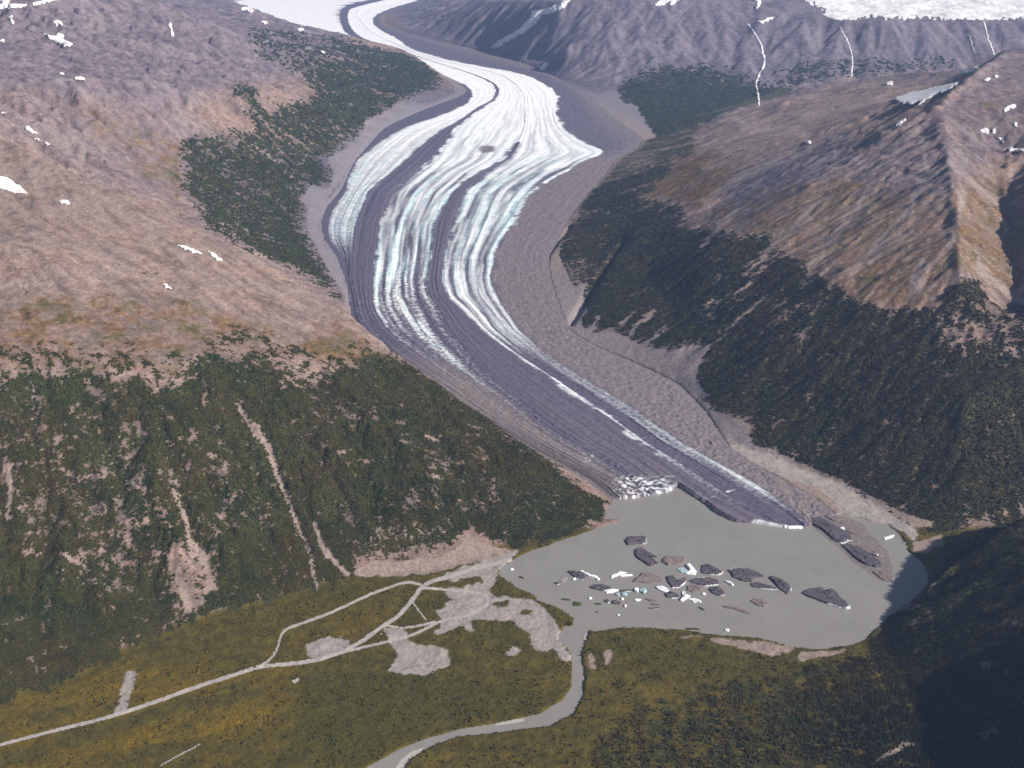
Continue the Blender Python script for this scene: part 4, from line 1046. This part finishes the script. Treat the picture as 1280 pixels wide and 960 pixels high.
E = outline
B_ = [
 ([(781,676),(785,671),(805,670),(808,674),(807,680),(800,680),(783,682)], 11, "dirt", "flat dark iceberg nearest the glacier front, farthest left of the upper pair", [(.45, .62, "ice")]),
 ([(792,690),(797,685),(803,685),(812,692),(822,697),(810,695),(824,706),(812,708),(802,702),(794,696)], 12, "dirt", "large slanting dark iceberg just below the flat one nearest the glacier", None),
 ([(827,699),(832,696),(845,695),(856,697),(857,703),(848,706),(834,707),(828,703)], 10, "brown", "rounded dark-rimmed iceberg with a brown top, right of the slanting one", None),
 ([(709,714),(716,714),(728,718),(733,723),(728,725),(718,722)], 10, "dirt", "dark leaf-shaped iceberg at the left of the group with a white slab behind", None),
 ([(723,714),(728,714),(738,719),(748,721),(746,723),(736,721)], 9, "ice", "long white slab of ice behind the dark leaf-shaped iceberg", None),
 ([(763,721),(770,718),(776,715),(784,716),(777,718),(772,720),(764,723)], 8, "ice", "thin white arched ice floe left of the brown mound", None),
 ([(774,719),(790,718),(791,720),(776,721)], 5, "ice", "thin flat white ice strip just under the arched floe", None),
 ([(790,727),(798,722),(803,716),(812,717),(828,722),(829,728),(814,730),(800,728)], 9, "brown", "broad brown debris mound of ice in the middle of the group", None),
 ([(846,712),(852,709),(860,714),(862,718),(852,716)], 6, "blue", "blue-grey low ice floe below the rounded brown-topped berg", None),
 ([(857,706),(862,705),(871,715),(869,719),(857,718),(864,715)], 10, "ice", "white hooked ice fragment beside the blue-grey floe", None),
 ([(833,721),(841,720),(843,727),(847,730),(853,724),(858,724),(856,729),(848,735),(840,735),(835,729)], 11, "dirt", "dark U-shaped iceberg in the crowded middle of the group", None),
 ([(737,734),(742,731),(754,731),(764,734),(763,737),(752,739),(740,736)], 9, "dirt", "dark blue-black iceberg left of the pale grey tongue", None),
 ([(757,740),(766,737),(774,738),(766,741),(758,742)], 7, "ice", "pale tongue of ice touching the dark blue-black berg", None),
 ([(774,738),(792,737),(790,739),(776,740)], 6, "dirt", "thin dark sliver of ice left of the two bright blocks", None),
 (E(796, 738, 6, 6, 20, 21), 11, "ice", "left of the two bright blocks of ice standing side by side", None),
 (E(804, 739, 8, 7, 0, 22), 10, "blue", "right of the two bright blocks, pale blue-green", None),
 ([(819,734),(828,733),(834,736),(838,740),(832,742),(822,737)], 9, "ice", "white-edged blue ice fragment below the dark U-shaped berg", [(.3, .6, "blue")]),
 ([(832,742),(837,740),(848,743),(849,747),(840,748),(833,747)], 9, "dirt", "blunt dark block of ice below the white-edged fragment", None),
 ([(852,741),(855,738),(857,744),(863,746),(858,749),(853,752),(850,752),(854,746)], 10, "ice", "white upright ragged ice fragment right of the blunt dark block", None),
 ([(858,733),(866,731),(882,733),(880,738),(866,741),(859,738)], 8, "brown", "brown flat iceberg in front of the striped dark one", None),
 ([(755,752),(759,749),(763,752),(760,754)], 7, "dirt", "small dark lump of ice at the lower left of the group", None),
 ([(764,752),(770,750),(776,753),(775,756),(766,755)], 8, "dirt", "small dark berg with a bright white top edge", [(.02, .35, "ice")]),
 ([(792,750),(797,749),(802,750),(796,752)], 6, "ice", "small white floe below the two bright blocks", None),
 ([(805,748),(814,749),(822,752),(812,752)], 5, "brown", "thin brown floe right of the small white floe", None),
 ([(812,754),(820,755),(826,757),(816,757)], 5, "brown", "second thin brown floe, just below the first", None),
 ([(809,760),(817,760),(825,759),(824,761),(812,761)], 4, "dirt", "narrow dark sliver of ice lowest in the middle", None),
 (E(772, 743.5, 6, 3, 10, 31), 7, "blue", "small blue-grey chunk under the pale tongue of ice", None),
 (E(781, 743, 8, 4, 5, 32), 7, "blue", "blue chunk between the pale tongue and the bright blocks", None),
 ([(692,729),(697,728),(701,729),(697,731)], 6, "dirt", "small dark floe at the far left of the group", None),
 ([(699,726),(703,723),(709,723),(709,726),(703,728)], 5, "grey", "grey low floe left of the dark leaf-shaped berg", None),
 (E(718, 724, 4.5, 2.5, 0, 33), 6, "ice", "white bit of ice at the foot of the dark leaf-shaped berg", None),
 (E(748, 724, 3.5, 3, 0, 34), 6, "ice", "white bit of ice off the tip of the long white slab", None),
 (E(738, 748, 4, 2.6, 0, 35), 6, "ice", "white bit of ice beside the grassy islet at the left", None),
 (E(778, 749, 3.6, 2.6, 0, 36), 6, "ice", "white bit of ice above the roundest white dot", None),
 (E(781.5, 757.5, 3.4, 3.2, 0, 37), 7, "ice", "roundest white dot of ice, alone on open water", None),
 (E(773, 769, 3.2, 2.0, 0, 38), 5, "ice", "lowest white dot of ice near the river outlet", None),
 (E(640, 712, 5, 2.4, 0, 39), 5, "ice", "small white floe by the gravel beach at the left shore", None),
 ([(876,716),(877,707),(882,705),(893,710),(904,716),(898,719),(884,718)], 12, "dirt", "dark wedge-shaped iceberg with a bright white foot", [(.52, .85, "ice")]),
 ([(862,726),(868,723),(886,723),(899,726),(898,731),(880,733),(864,729)], 9, "dirt", "long dark striped iceberg with white edges under the wedge-shaped one", [(.05, .35, "ice"), (.55, .8, "ice")]),
 ([(905,726),(912,727),(917,731),(916,733),(909,729)], 8, "ice", "thin white crescent of ice right of the striped berg", None),
 ([(886,737),(890,734),(899,734),(906,741),(906,744),(898,745),(890,742)], 10, "dirt", "dark oval iceberg alone below the striped one", None),
 ([(910,713),(918,711),(936,712),(948,716),(955,721),(944,722),(940,728),(928,727),(916,722)], 13, "dirt", "biggest dark domed iceberg with a white crest line behind", [(.02, .3, "ice")]),
 ([(938,730),(944,728),(956,731),(964,733),(972,737),(962,737),(948,735),(940,734)], 9, "dirt", "low dark iceberg with a bright white waterline below the domed one", [(.35, .8, "ice")]),
 ([(961,722),(966,721),(978,726),(988,732),(989,738),(984,743),(976,738),(970,731)], 12, "dirt", "dark slanting iceberg with a white tip, right of the domed one", [(.42, .52, "ice")]),
 ([(1002,742),(1008,737),(1020,735),(1027,734),(1031,740),(1037,742),(1036,737),(1042,737),(1047,743),(1054,750),(1060,756),(1063,762),(1052,760),(1036,756),(1022,751),(1010,746)], 14, "dirt", "large dark arrowhead-shaped iceberg alone at the right of the group", [(.44, .80, "ice")]),
 ([(937,751),(944,748),(956,750),(961,756),(956,759),(946,757)], 7, "brown", "brown speckled floe below the low dark berg with the white waterline", None),
 ([(902,757),(912,758),(926,760),(934,764),(938,768),(930,766),(918,762),(906,760)], 5, "brown", "long thin brown floe nearest the bottom shore", None),
 ([(860,749),(868,748),(877,752),(876,754),(866,752)], 7, "ice", "white floe below the brown flat iceberg", None),
 ([(1104,673),(1110,671),(1118,669),(1116,672),(1106,675)], 7, "ice", "bright white floe alone near the right shore", None),
 (E(909, 788, 6, 3, 10, 41), 6, "ice", "white floe stranded at the bottom shore", None),
 (E(880, 742.5, 5, 3, 10, 42), 6, "ice", "white bit between the brown flat iceberg and the dark oval one", None),
 (E(868, 752.5, 5, 2.5, 10, 43), 6, "ice", "small white bit touching the floe under the brown iceberg", None),
 # the broken tail of the glacier
 ([(1012,648),(1024,646),(1040,655),(1052,662),(1064,668),(1066,676),(1052,680),(1042,676),(1030,664),(1016,656)], 13, "dirt", "longest dark ice ridge, joined to the tip of the glacier tongue", [(.52, .66, "ice")]),
 ([(1052,682),(1060,680),(1076,686),(1092,696),(1105,707),(1096,710),(1080,706),(1066,696)], 12, "dirt", "dark tapering ice ridge, second in the tail of the glacier", [(.97, 1.05, "ice")]),
 ([(1090,715),(1098,712),(1110,717),(1118,722),(1116,728),(1104,726)], 8, "brown", "brown low ice mass at the end of the glacier tail by the shadow", None),
 ([(1069,682),(1082,682),(1098,690),(1108,695),(1098,697),(1082,690)], 7, "brown", "brown lobe right of the dark tapering ridge", None),
 ([(1058,664),(1062,661),(1070,663),(1082,665),(1087,668),(1074,669),(1064,668)], 7, "brown", "small brown lobe with a dark point, right of the longest ridge", None),
 ([(1030,645),(1046,645),(1060,649),(1073,652),(1070,655),(1054,655),(1040,651)], 7, "brown", "brown lobe at the upper right of the glacier tail", None),
 (E(1053, 661, 6, 3, 10, 51), 8, "ice", "white lump on the upper side of the longest ridge", None),
 (E(1097, 694, 4, 3, 0, 52), 8, "ice", "white lump at the point of the brown lobe", None),
]
for i_, (pl, h_, kd, lb, fc) in enumerate(B_):
    berg(pl, h_, kd, lb, fc, seed=900 + i_)

# grassy islets
M_GRASS = flat_material("islet_grass", (0.035, 0.042, 0.014), (0.075, 0.075, 0.025), 8, 0.95, 0.8)
for i_, (pl, lb) in enumerate([
   (E(707, 749.5, 14, 2.4, 6, 61), "thin green islet at the left of the pair near the outlet"),
   (E(721, 755, 13, 6, 0, 62), "rounded green islet right of the thin one near the outlet"),
   (E(747, 755, 11, 2.4, 0, 63), "small flat green islet under the dark lump of ice"),
   (E(877, 761, 9, 2.4, 25, 64), "slanting green islet between the floes at the lower right"),
   (E(746, 765, 3, 1.6, 0, 65), "tiniest green islet alone above the river outlet"),
   (E(652, 722, 8, 2.5, 20, 66), "low green islet off the green point at the left shore"),
   (E(866, 786, 20, 3, 3, 67), "long green islet along the bottom shore")]):
    r = np.random.RandomState(70 + i_); p = resample(pl, 28); x, y = at_z(p[:, 0], p[:, 1], 0.0)
    c = (x.mean(), y.mean()); xy = np.stack([x - c[0], y - c[1]], 1)
    rings = [np.column_stack([xy * s_ * (1 + r.uniform(-.06, .06, (28, 1))), np.full(28, z_) * (1 + r.uniform(-.3, .3, 28))]) for s_, z_ in ((1.0, -1.0), (.93, 1.2), (.7, 2.8), (.35, 4.0))]
    V = np.concatenate(rings + [np.array([[0, 0, 4.2]])])
    P = [(k * 28 + i, k * 28 + i + 28, k * 28 + (i + 1) % 28 + 28, k * 28 + (i + 1) % 28) for k in range(3) for i in range(28)] + [(84 + i, 112, 84 + (i + 1) % 28) for i in range(28)]
    o = mesh_from("islet", V, P, M_GRASS); o.location = (c[0], c[1], 0)
    tag(o, lb, "islet", "green islets in the lake")

# ------------------------------------------------------------------ vegetation
def plant_material(name):
    t = NT(name)
    a = t.attr("tint"); a.attribute_type = 'INSTANCER'
    o = t.n("ShaderNodeObjectInfo")
    c = t.mix(t.rng(o.outputs["Random"], 0, 1, 0.0, 0.22), a.outputs["Color"], (0.012, 0.018, 0.008))
    t.color(c); t.rough(0.95)
    return t.m
M_PLANT = plant_material("thicket_leaves")
def clump_mesh(seed, flat=0.8):
    """ragged bush: a handful of leaf-clump tetrahedra around an uneven core"""
    r = np.random.RandomState(seed); V = []; P = []
    for k in range(13):
        a = r.uniform(0, 2 * np.pi); el = r.uniform(0.0, 1.3); rad = r.uniform(.25, .75)
        c = np.array([math.cos(a) * math.cos(el) * rad, math.sin(a) * math.cos(el) * rad, math.sin(el) * rad * flat + .25])
        s_ = r.uniform(.3, .55); b = len(V)
        for d in ((1, 0, -.5), (-.5, .87, -.5), (-.5, -.87, -.5), (0, 0, 1)):
            V.append(c + s_ * (np.array(d) + r.uniform(-.25, .25, 3)))
        P += [(b, b + 1, b + 3), (b + 1, b + 2, b + 3), (b + 2, b, b + 3), (b, b + 2, b + 1)]
    me = bpy.data.meshes.new("bush"); me.from_pydata([tuple(map(float, v)) for v in V], [], P); me.update()
    return me
def crown_data(seed, layers=6, sides=9):
    r = np.random.RandomState(seed); V = []; P = []
    for k in range(layers):
        z0 = .12 + .80 * k / layers; rad = .21 * (1 - k / layers) ** .85 + .02; b = len(V)
        for i in range(sides):
            a = 2 * np.pi * (i + .5 * (k % 2)) / sides; q = rad * (r.uniform(.55, 1.2) if i % 2 else r.uniform(.9, 1.3))
            V.append((math.cos(a) * q, math.sin(a) * q, z0 - q * .35 + r.uniform(-.02, .02)))
        V.append((r.uniform(-.01, .01), r.uniform(-.01, .01), min(z0 + .30, 1.0)))
        P += [(b + i, b + (i + 1) % sides, b + sides) for i in range(sides)]
    return V, P
def trunk_data():
    V = [(math.cos(a) * .022, math.sin(a) * .022, -.03) for a in np.arange(6) * np.pi / 3] + [(math.cos(a) * .006, math.sin(a) * .006, .9) for a in np.arange(6) * np.pi / 3]
    return V, [(i, (i + 1) % 6, (i + 1) % 6 + 6, i + 6) for i in range(6)]

def scatter(name, pts, scl, tint, proto_mesh, mat, rotz=True):
    proto_mesh.materials.clear(); proto_mesh.materials.append(mat)
    po = bpy.data.objects.new(name + "_plant", proto_mesh)
    me = bpy.data.meshes.new(name)
    n = len(pts)
    me.vertices.add(n); me.vertices.foreach_set("co", np.ascontiguousarray(pts, f32).ravel())
    at = me.attributes.new("scl", 'FLOAT', 'POINT'); at.data.foreach_set("value", np.ascontiguousarray(scl, f32))
    rot = np.zeros((n, 3), f32); rot[:, 2] = rng.uniform(0, 6.283, n)
    at = me.attributes.new("rot", 'FLOAT_VECTOR', 'POINT'); at.data.foreach_set("vector", rot.ravel())
    c = np.ones((n, 4), f32); c[:, :3] = tint
    at = me.attributes.new("tint", 'FLOAT_COLOR', 'POINT'); at.data.foreach_set("color", c.ravel())
    o = link(bpy.data.objects.new(name, me))
    g = bpy.data.node_groups.new(name, 'GeometryNodeTree')
    g.interface.new_socket("Geometry", in_out='INPUT', socket_type='NodeSocketGeometry')
    g.interface.new_socket("Geometry", in_out='OUTPUT', socket_type='NodeSocketGeometry')
    N = g.nodes.new; L = g.links.new
    gi, go = N('NodeGroupInput'), N('NodeGroupOutput')
    oi = N('GeometryNodeObjectInfo'); oi.inputs['Object'].default_value = po; oi.inputs['As Instance'].default_value = True
    ip = N('GeometryNodeInstanceOnPoints')
    a1 = N('GeometryNodeInputNamedAttribute'); a1.data_type = 'FLOAT'; a1.inputs['Name'].default_value = "scl"
    a2 = N('GeometryNodeInputNamedAttribute'); a2.data_type = 'FLOAT_VECTOR'; a2.inputs['Name'].default_value = "rot"
    L(gi.outputs[0], ip.inputs['Points']); L(oi.outputs['Geometry'], ip.inputs['Instance'])
    L(a2.outputs['Attribute'], ip.inputs['Rotation']); L(a1.outputs['Attribute'], ip.inputs['Scale'])
    L(ip.outputs[0], go.inputs[0])
    md = o.modifiers.new("scatter", 'NODES'); md.node_group = g
    return tag(o, kind="stuff")

cellw = R * (th[1] - th[0])
jx = X + rng.uniform(-.5, .5, X.shape) * cellw; jy = Y + rng.uniform(-.5, .5, X.shape) * cellw
def pick(mask, p):
    m = mask & (rng.rand(*X.shape) < p)
    return np.nonzero(m)
nzA = fbm(X, Y, 420, 4, 501); nzB = fbm(X, Y, 130, 4, 511, .6); nzC = fbm(X, Y, 60, 3, 521)
def lerp(a, b, t): return np.asarray(a)[None, :] * (1 - t[:, None]) + np.asarray(b)[None, :] * t[:, None]
vis2 = VIS | np.roll(VIS, -2, 1)
F5P = [(1103,792),(1112,766),(1140,750),(1165,714),(1200,682),(1250,646),(1280,636),(1400,576),(1400,1100),(735,1100),(730,930),(800,875),(900,845),(1010,825),(1080,805)]
con_zone = inside(wx, wy, F5P) & (R < 9000)
wood = (forest > .5) & (fo > .28) & vis2 & (Z > 1.5) & ~inl & (PX > -160) & (PX < 1500) & (PY < 985)
def forest_tint(i, j, k):
    a = np.clip(.5 + 1.3 * nzA[i, j] + .8 * nzB[i, j], 0, 1); b = np.clip(.35 + .9 * nzC[i, j] + .9 * nzB[i, j], 0, 1)
    a = np.clip(a + (.45 * sstep(1300, 2700, X[i, j]) if k == 3 else 0) + .14 * LICs[i, j], 0, 1)
    b = np.clip(b + .26 * LICs[i, j] - .10, 0, 1.2)
    if k == 1: c = lerp((.017, .028, .008), (.056, .037, .014), a); d = (.066, .082, .012)
    elif k == 3: c = lerp((.011, .021, .010), (.042, .029, .016), a); d = (.046, .054, .015)
    else: c = lerp((.020, .034, .016), (.034, .040, .018), a); d = (.055, .060, .018)
    return c * (1 - b[:, None] * .5) + np.array(d)[None] * b[:, None] * .5
farside = (lab == 0) & side
for k, nm in ((1, "hillside_thicket"), (2, "hillside_thicket"), (3, "hillside_thicket"), (4, "hillside_thicket")):
    i, j = pick(wood & ((lab == k) | (farside & (k == 4))) & ~con_zone & (R < (12500 if k == 3 else 23000 if k == 2 else 12000 if k == 1 else 21500)), 0.92 if k in (1, 3) else .8)
    if len(i) < 50: continue
    s_ = cellw[i, j] if cellw.shape == X.shape else np.broadcast_to(cellw, X.shape)[i, j]
    scl = s_ * rng.uniform(.55, .92, len(i))
    scatter(nm, np.stack([jx[i, j], jy[i, j], Z[i, j] - .46 * scl], -1), scl, forest_tint(i, j, k), clump_mesh(40 + k), M_PLANT)
CW = np.broadcast_to(cellw, X.shape)
# willow and alder brush on the plain
bmask = (brush > .6) & ~inl & (gravel < .35) & (scree < .3) & vis2 & (Z > 1.8) & (forest < .6) & ~gl_in & (R < 6500) & (PX > -160) & (PX < 1500) & (PY < 990)
road = np.zeros((rh, rw), f32); LAY["road"] = road
for pts, w in ROADS: paint("road", 1.0, ribbon(pts, (np.max(w) if not np.isscalar(w) else w) + 2.5))
onroad = road[np.clip((PY - RY0) / RS, 0, rh - 1).astype(int), np.clip((PX - RX0) / RS, 0, rw - 1).astype(int)] > .3
i, j = pick(bmask & ~onroad, np.clip(.42 + 1.1 * nzB + .7 * nzC + .2 * green, 0.05, .95))
tb = lerp((.060, .054, .009), (.100, .070, .012), np.clip(.5 + 1.4 * nzB[i, j], 0, 1))
tb = tb * (1 - ochre[i, j, None] * .8) + np.array((.175, .110, .008))[None] * ochre[i, j, None] * .8
tb = tb * (1 - green[i, j, None] * .8) + lerp((.034, .040, .008), (.080, .068, .011), np.clip(.5 + 1.5 * nzA[i, j], 0, 1)) * green[i, j, None] * .8
scl = CW[i, j] * rng.uniform(.22, .50, len(i)) * (1 + 1.1 * np.clip(nzB[i, j] + nzC[i, j], 0, .8) * (rng.rand(len(i)) < .5))
tb = tb * np.clip(1 + .9 * nzC[i, j] + 1.0 * nzB[i, j] + rng.uniform(-.16, .16, len(i)), .4, 1.7)[:, None]
scatter("willow_brush", np.stack([jx[i, j], jy[i, j], Z[i, j] - .1 * scl], -1), scl, tb, clump_mesh(61, .7), M_PLANT)
# darker alder clumps standing among the brush, in loose groups and lines
i, j = pick(bmask & ~onroad, np.clip(.015 + .55 * np.clip(nzB + .8 * nzC - .10, 0, 1) ** 1.3, 0, .5))
scl = rng.uniform(3.0, 6.5, len(i))
ta = lerp((.026, .036, .008), (.070, .058, .011), np.clip(rng.rand(len(i)) * .7 + nzA[i, j], 0, 1))
scatter("alder_clumps", np.stack([jx[i, j], jy[i, j], Z[i, j] - .1 * scl], -1), scl, ta, clump_mesh(67, 1.1), M_PLANT)
# spruce wood round the hill and along the lower right
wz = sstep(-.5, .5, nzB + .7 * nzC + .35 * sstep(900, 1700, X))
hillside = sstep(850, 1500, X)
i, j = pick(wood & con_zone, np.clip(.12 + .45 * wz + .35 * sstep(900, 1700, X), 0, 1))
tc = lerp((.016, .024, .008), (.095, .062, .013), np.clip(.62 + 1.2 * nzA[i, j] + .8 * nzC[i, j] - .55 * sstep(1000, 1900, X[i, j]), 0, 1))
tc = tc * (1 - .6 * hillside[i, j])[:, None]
h_ = rng.uniform(8, 18, len(i)); cv, cpz = crown_data(5, 4, 6)
cm = bpy.data.meshes.new("spruce_wood_tree"); cm.from_pydata(cv, [], cpz); cm.update()
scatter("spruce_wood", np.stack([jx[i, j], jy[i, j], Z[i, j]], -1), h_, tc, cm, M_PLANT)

# three hundred single spruces, the nearest in the picture
t_ = NT("spruce_needles"); o_ = t_.n("ShaderNodeObjectInfo")
t_.color(t_.mix(o_.outputs["Random"], (0.014, 0.022, 0.010), (0.036, 0.040, 0.016))); M_SPRUCE = t_.m
M_BARK = flat_material("spruce_bark", (0.07, 0.052, 0.04), (0.12, 0.09, 0.07), 0.4)
crowns = []
for k in range(4):
    me = bpy.data.meshes.new("crown"); v_, p_ = crown_data(80 + k, 8, 11); me.from_pydata(v_, [], p_); me.materials.append(M_SPRUCE); me.update(); crowns.append(me)
tk = bpy.data.meshes.new("trunk"); v_, p_ = trunk_data(); tk.from_pydata(v_, [], p_); tk.materials.append(M_BARK); tk.update()
zone = inside(PX, PY, [(740,955),(800,925),(900,890),(1000,872),(1100,880),(1180,900),(1275,905),(1275,956)]) & vis2 & ~inl
ci, cj = np.nonzero(zone); order = rng.permutation(len(ci)); got = []
for q in order:
    x, y = X[ci[q], cj[q]], Y[ci[q], cj[q]]
    if all((x - a) ** 2 + (y - b) ** 2 > 17 ** 2 for a, b, _ in got):
        got.append((x, y, Z[ci[q], cj[q]]))
        if len(got) == 300: break
proto = bpy.data.objects.new("spruce_tree", None); pc = bpy.data.objects.new("crown", crowns[0]); pt = bpy.data.objects.new("trunk", tk)
for q, (x, y, zz) in enumerate(got):
    t = proto if q == 0 else proto.copy(); col.objects.link(t)
    c = pc if q == 0 else pc.copy(); c.data = crowns[q % 4]; col.objects.link(c); c.parent = t
    u = pt if q == 0 else pt.copy(); col.objects.link(u); u.parent = t
    hh = random.uniform(14, 23); t.location = (x, y, zz - .3); t.scale = (hh * random.uniform(.9, 1.25),) * 2 + (hh,)
    t.rotation_euler = (random.uniform(-.04, .04), random.uniform(-.04, .04), random.uniform(0, 6.28))
    tag(t, "dark green spruce in the open wood along the bottom edge at the right", "spruce tree", "spruces in the wood at the bottom right")

# two parked vehicles on the gravel by the tracks
M_WHITE = flat_material("white_vehicle_paint", (0.72, 0.72, 0.70), (0.80, 0.80, 0.78), 2, 0.4, 0.0)
M_YEL = flat_material("cream_vehicle_paint", (0.62, 0.50, 0.22), (0.70, 0.57, 0.26), 2, 0.4, 0.0)
M_GLASS = flat_material("dark_window_glass", (0.02, 0.025, 0.03), (0.03, 0.035, 0.04), 2, 0.1, 0.0)
M_TYRE = flat_material("tyre_rubber", (0.02, 0.02, 0.02), (0.03, 0.03, 0.03), 1, 0.9, 0.0)
def prism(name, prof, y0, y1, mat, parent):
    n = len(prof); V = [(x, y0, z) for x, z in prof] + [(x, y1, z) for x, z in prof]
    P = [(i, (i + 1) % n, (i + 1) % n + n, i + n) for i in range(n)] + [tuple(range(n))[::-1], tuple(range(n, 2 * n))]
    return mesh_from(name, V, P, mat, parent=parent)
def van(px, py, rz, mat, label):
    g = ground([px], [py])[0]
    r = bpy.data.objects.new("parked_van", None); col.objects.link(r)
    r.location = (g[0], g[1], g[2] + .7); r.rotation_euler = (0, 0, rz)
    tag(r, label, "van", "vehicles parked on the gravel")
    prism("body", [(-3.4, .5), (3.3, .5), (3.4, 1.3), (2.4, 1.6), (1.8, 2.9), (1.4, 3.1), (-3.3, 3.1), (-3.4, 2.9)], -1.15, 1.15, mat, r)
    prism("windscreen", [(2.42, 1.66), (2.50, 1.68), (1.93, 2.86), (1.86, 2.84)], -1.0, 1.0, M_GLASS, r)
    for sx in (-2.2, 2.3):
        for sy in (-1, 1):
            prism("wheel", [(sx + .5 * math.cos(a), .5 + .5 * math.sin(a)) for a in np.arange(12) * math.pi / 6], sy * 1.2 - .15, sy * 1.2 + .15, M_TYRE, r)
van(476.8, 793, .4, M_WHITE, "small white van parked at the edge of the big gravel pad")
van(524.5, 788.5, .9, M_YEL, "small cream van parked beside the lower gravel track")

# ------------------------------------------------------------------ haze
def haze():
    zb, zt = float(Z.min()) - 3, max(3060.0, float(Z.max()) + 60)
    xs, y0, y1 = 26000, -1500, 46000
    V = [(-xs, y0, zb), (xs, y0, zb), (xs, y1, zb), (-xs, y1, zb), (-xs, y0, zt), (xs, y0, zt), (xs, y1, zt), (-xs, y1, zt)]
    P = [(3, 2, 1, 0), (4, 5, 6, 7), (0, 1, 5, 4), (1, 2, 6, 5), (2, 3, 7, 6), (3, 0, 4, 7)]
    m = bpy.data.materials.new("valley_haze"); m.use_nodes = True
    nt = m.node_tree; nt.nodes.clear()
    out = nt.nodes.new("ShaderNodeOutputMaterial"); v = nt.nodes.new("ShaderNodeVolumePrincipled")
    v.inputs["Color"].default_value = (0.40, 0.57, 1.0, 1); v.inputs["Density"].default_value = HAZE_DENSITY
    v.inputs["Anisotropy"].default_value = 0.1
    nt.links.new(v.outputs[0], out.inputs["Volume"])
    o = mesh_from("haze", V, P, m)
    tag(o, kind="stuff")
haze()
scene.cycles.volume_bounces = 0
scene.cycles.max_bounces = 4
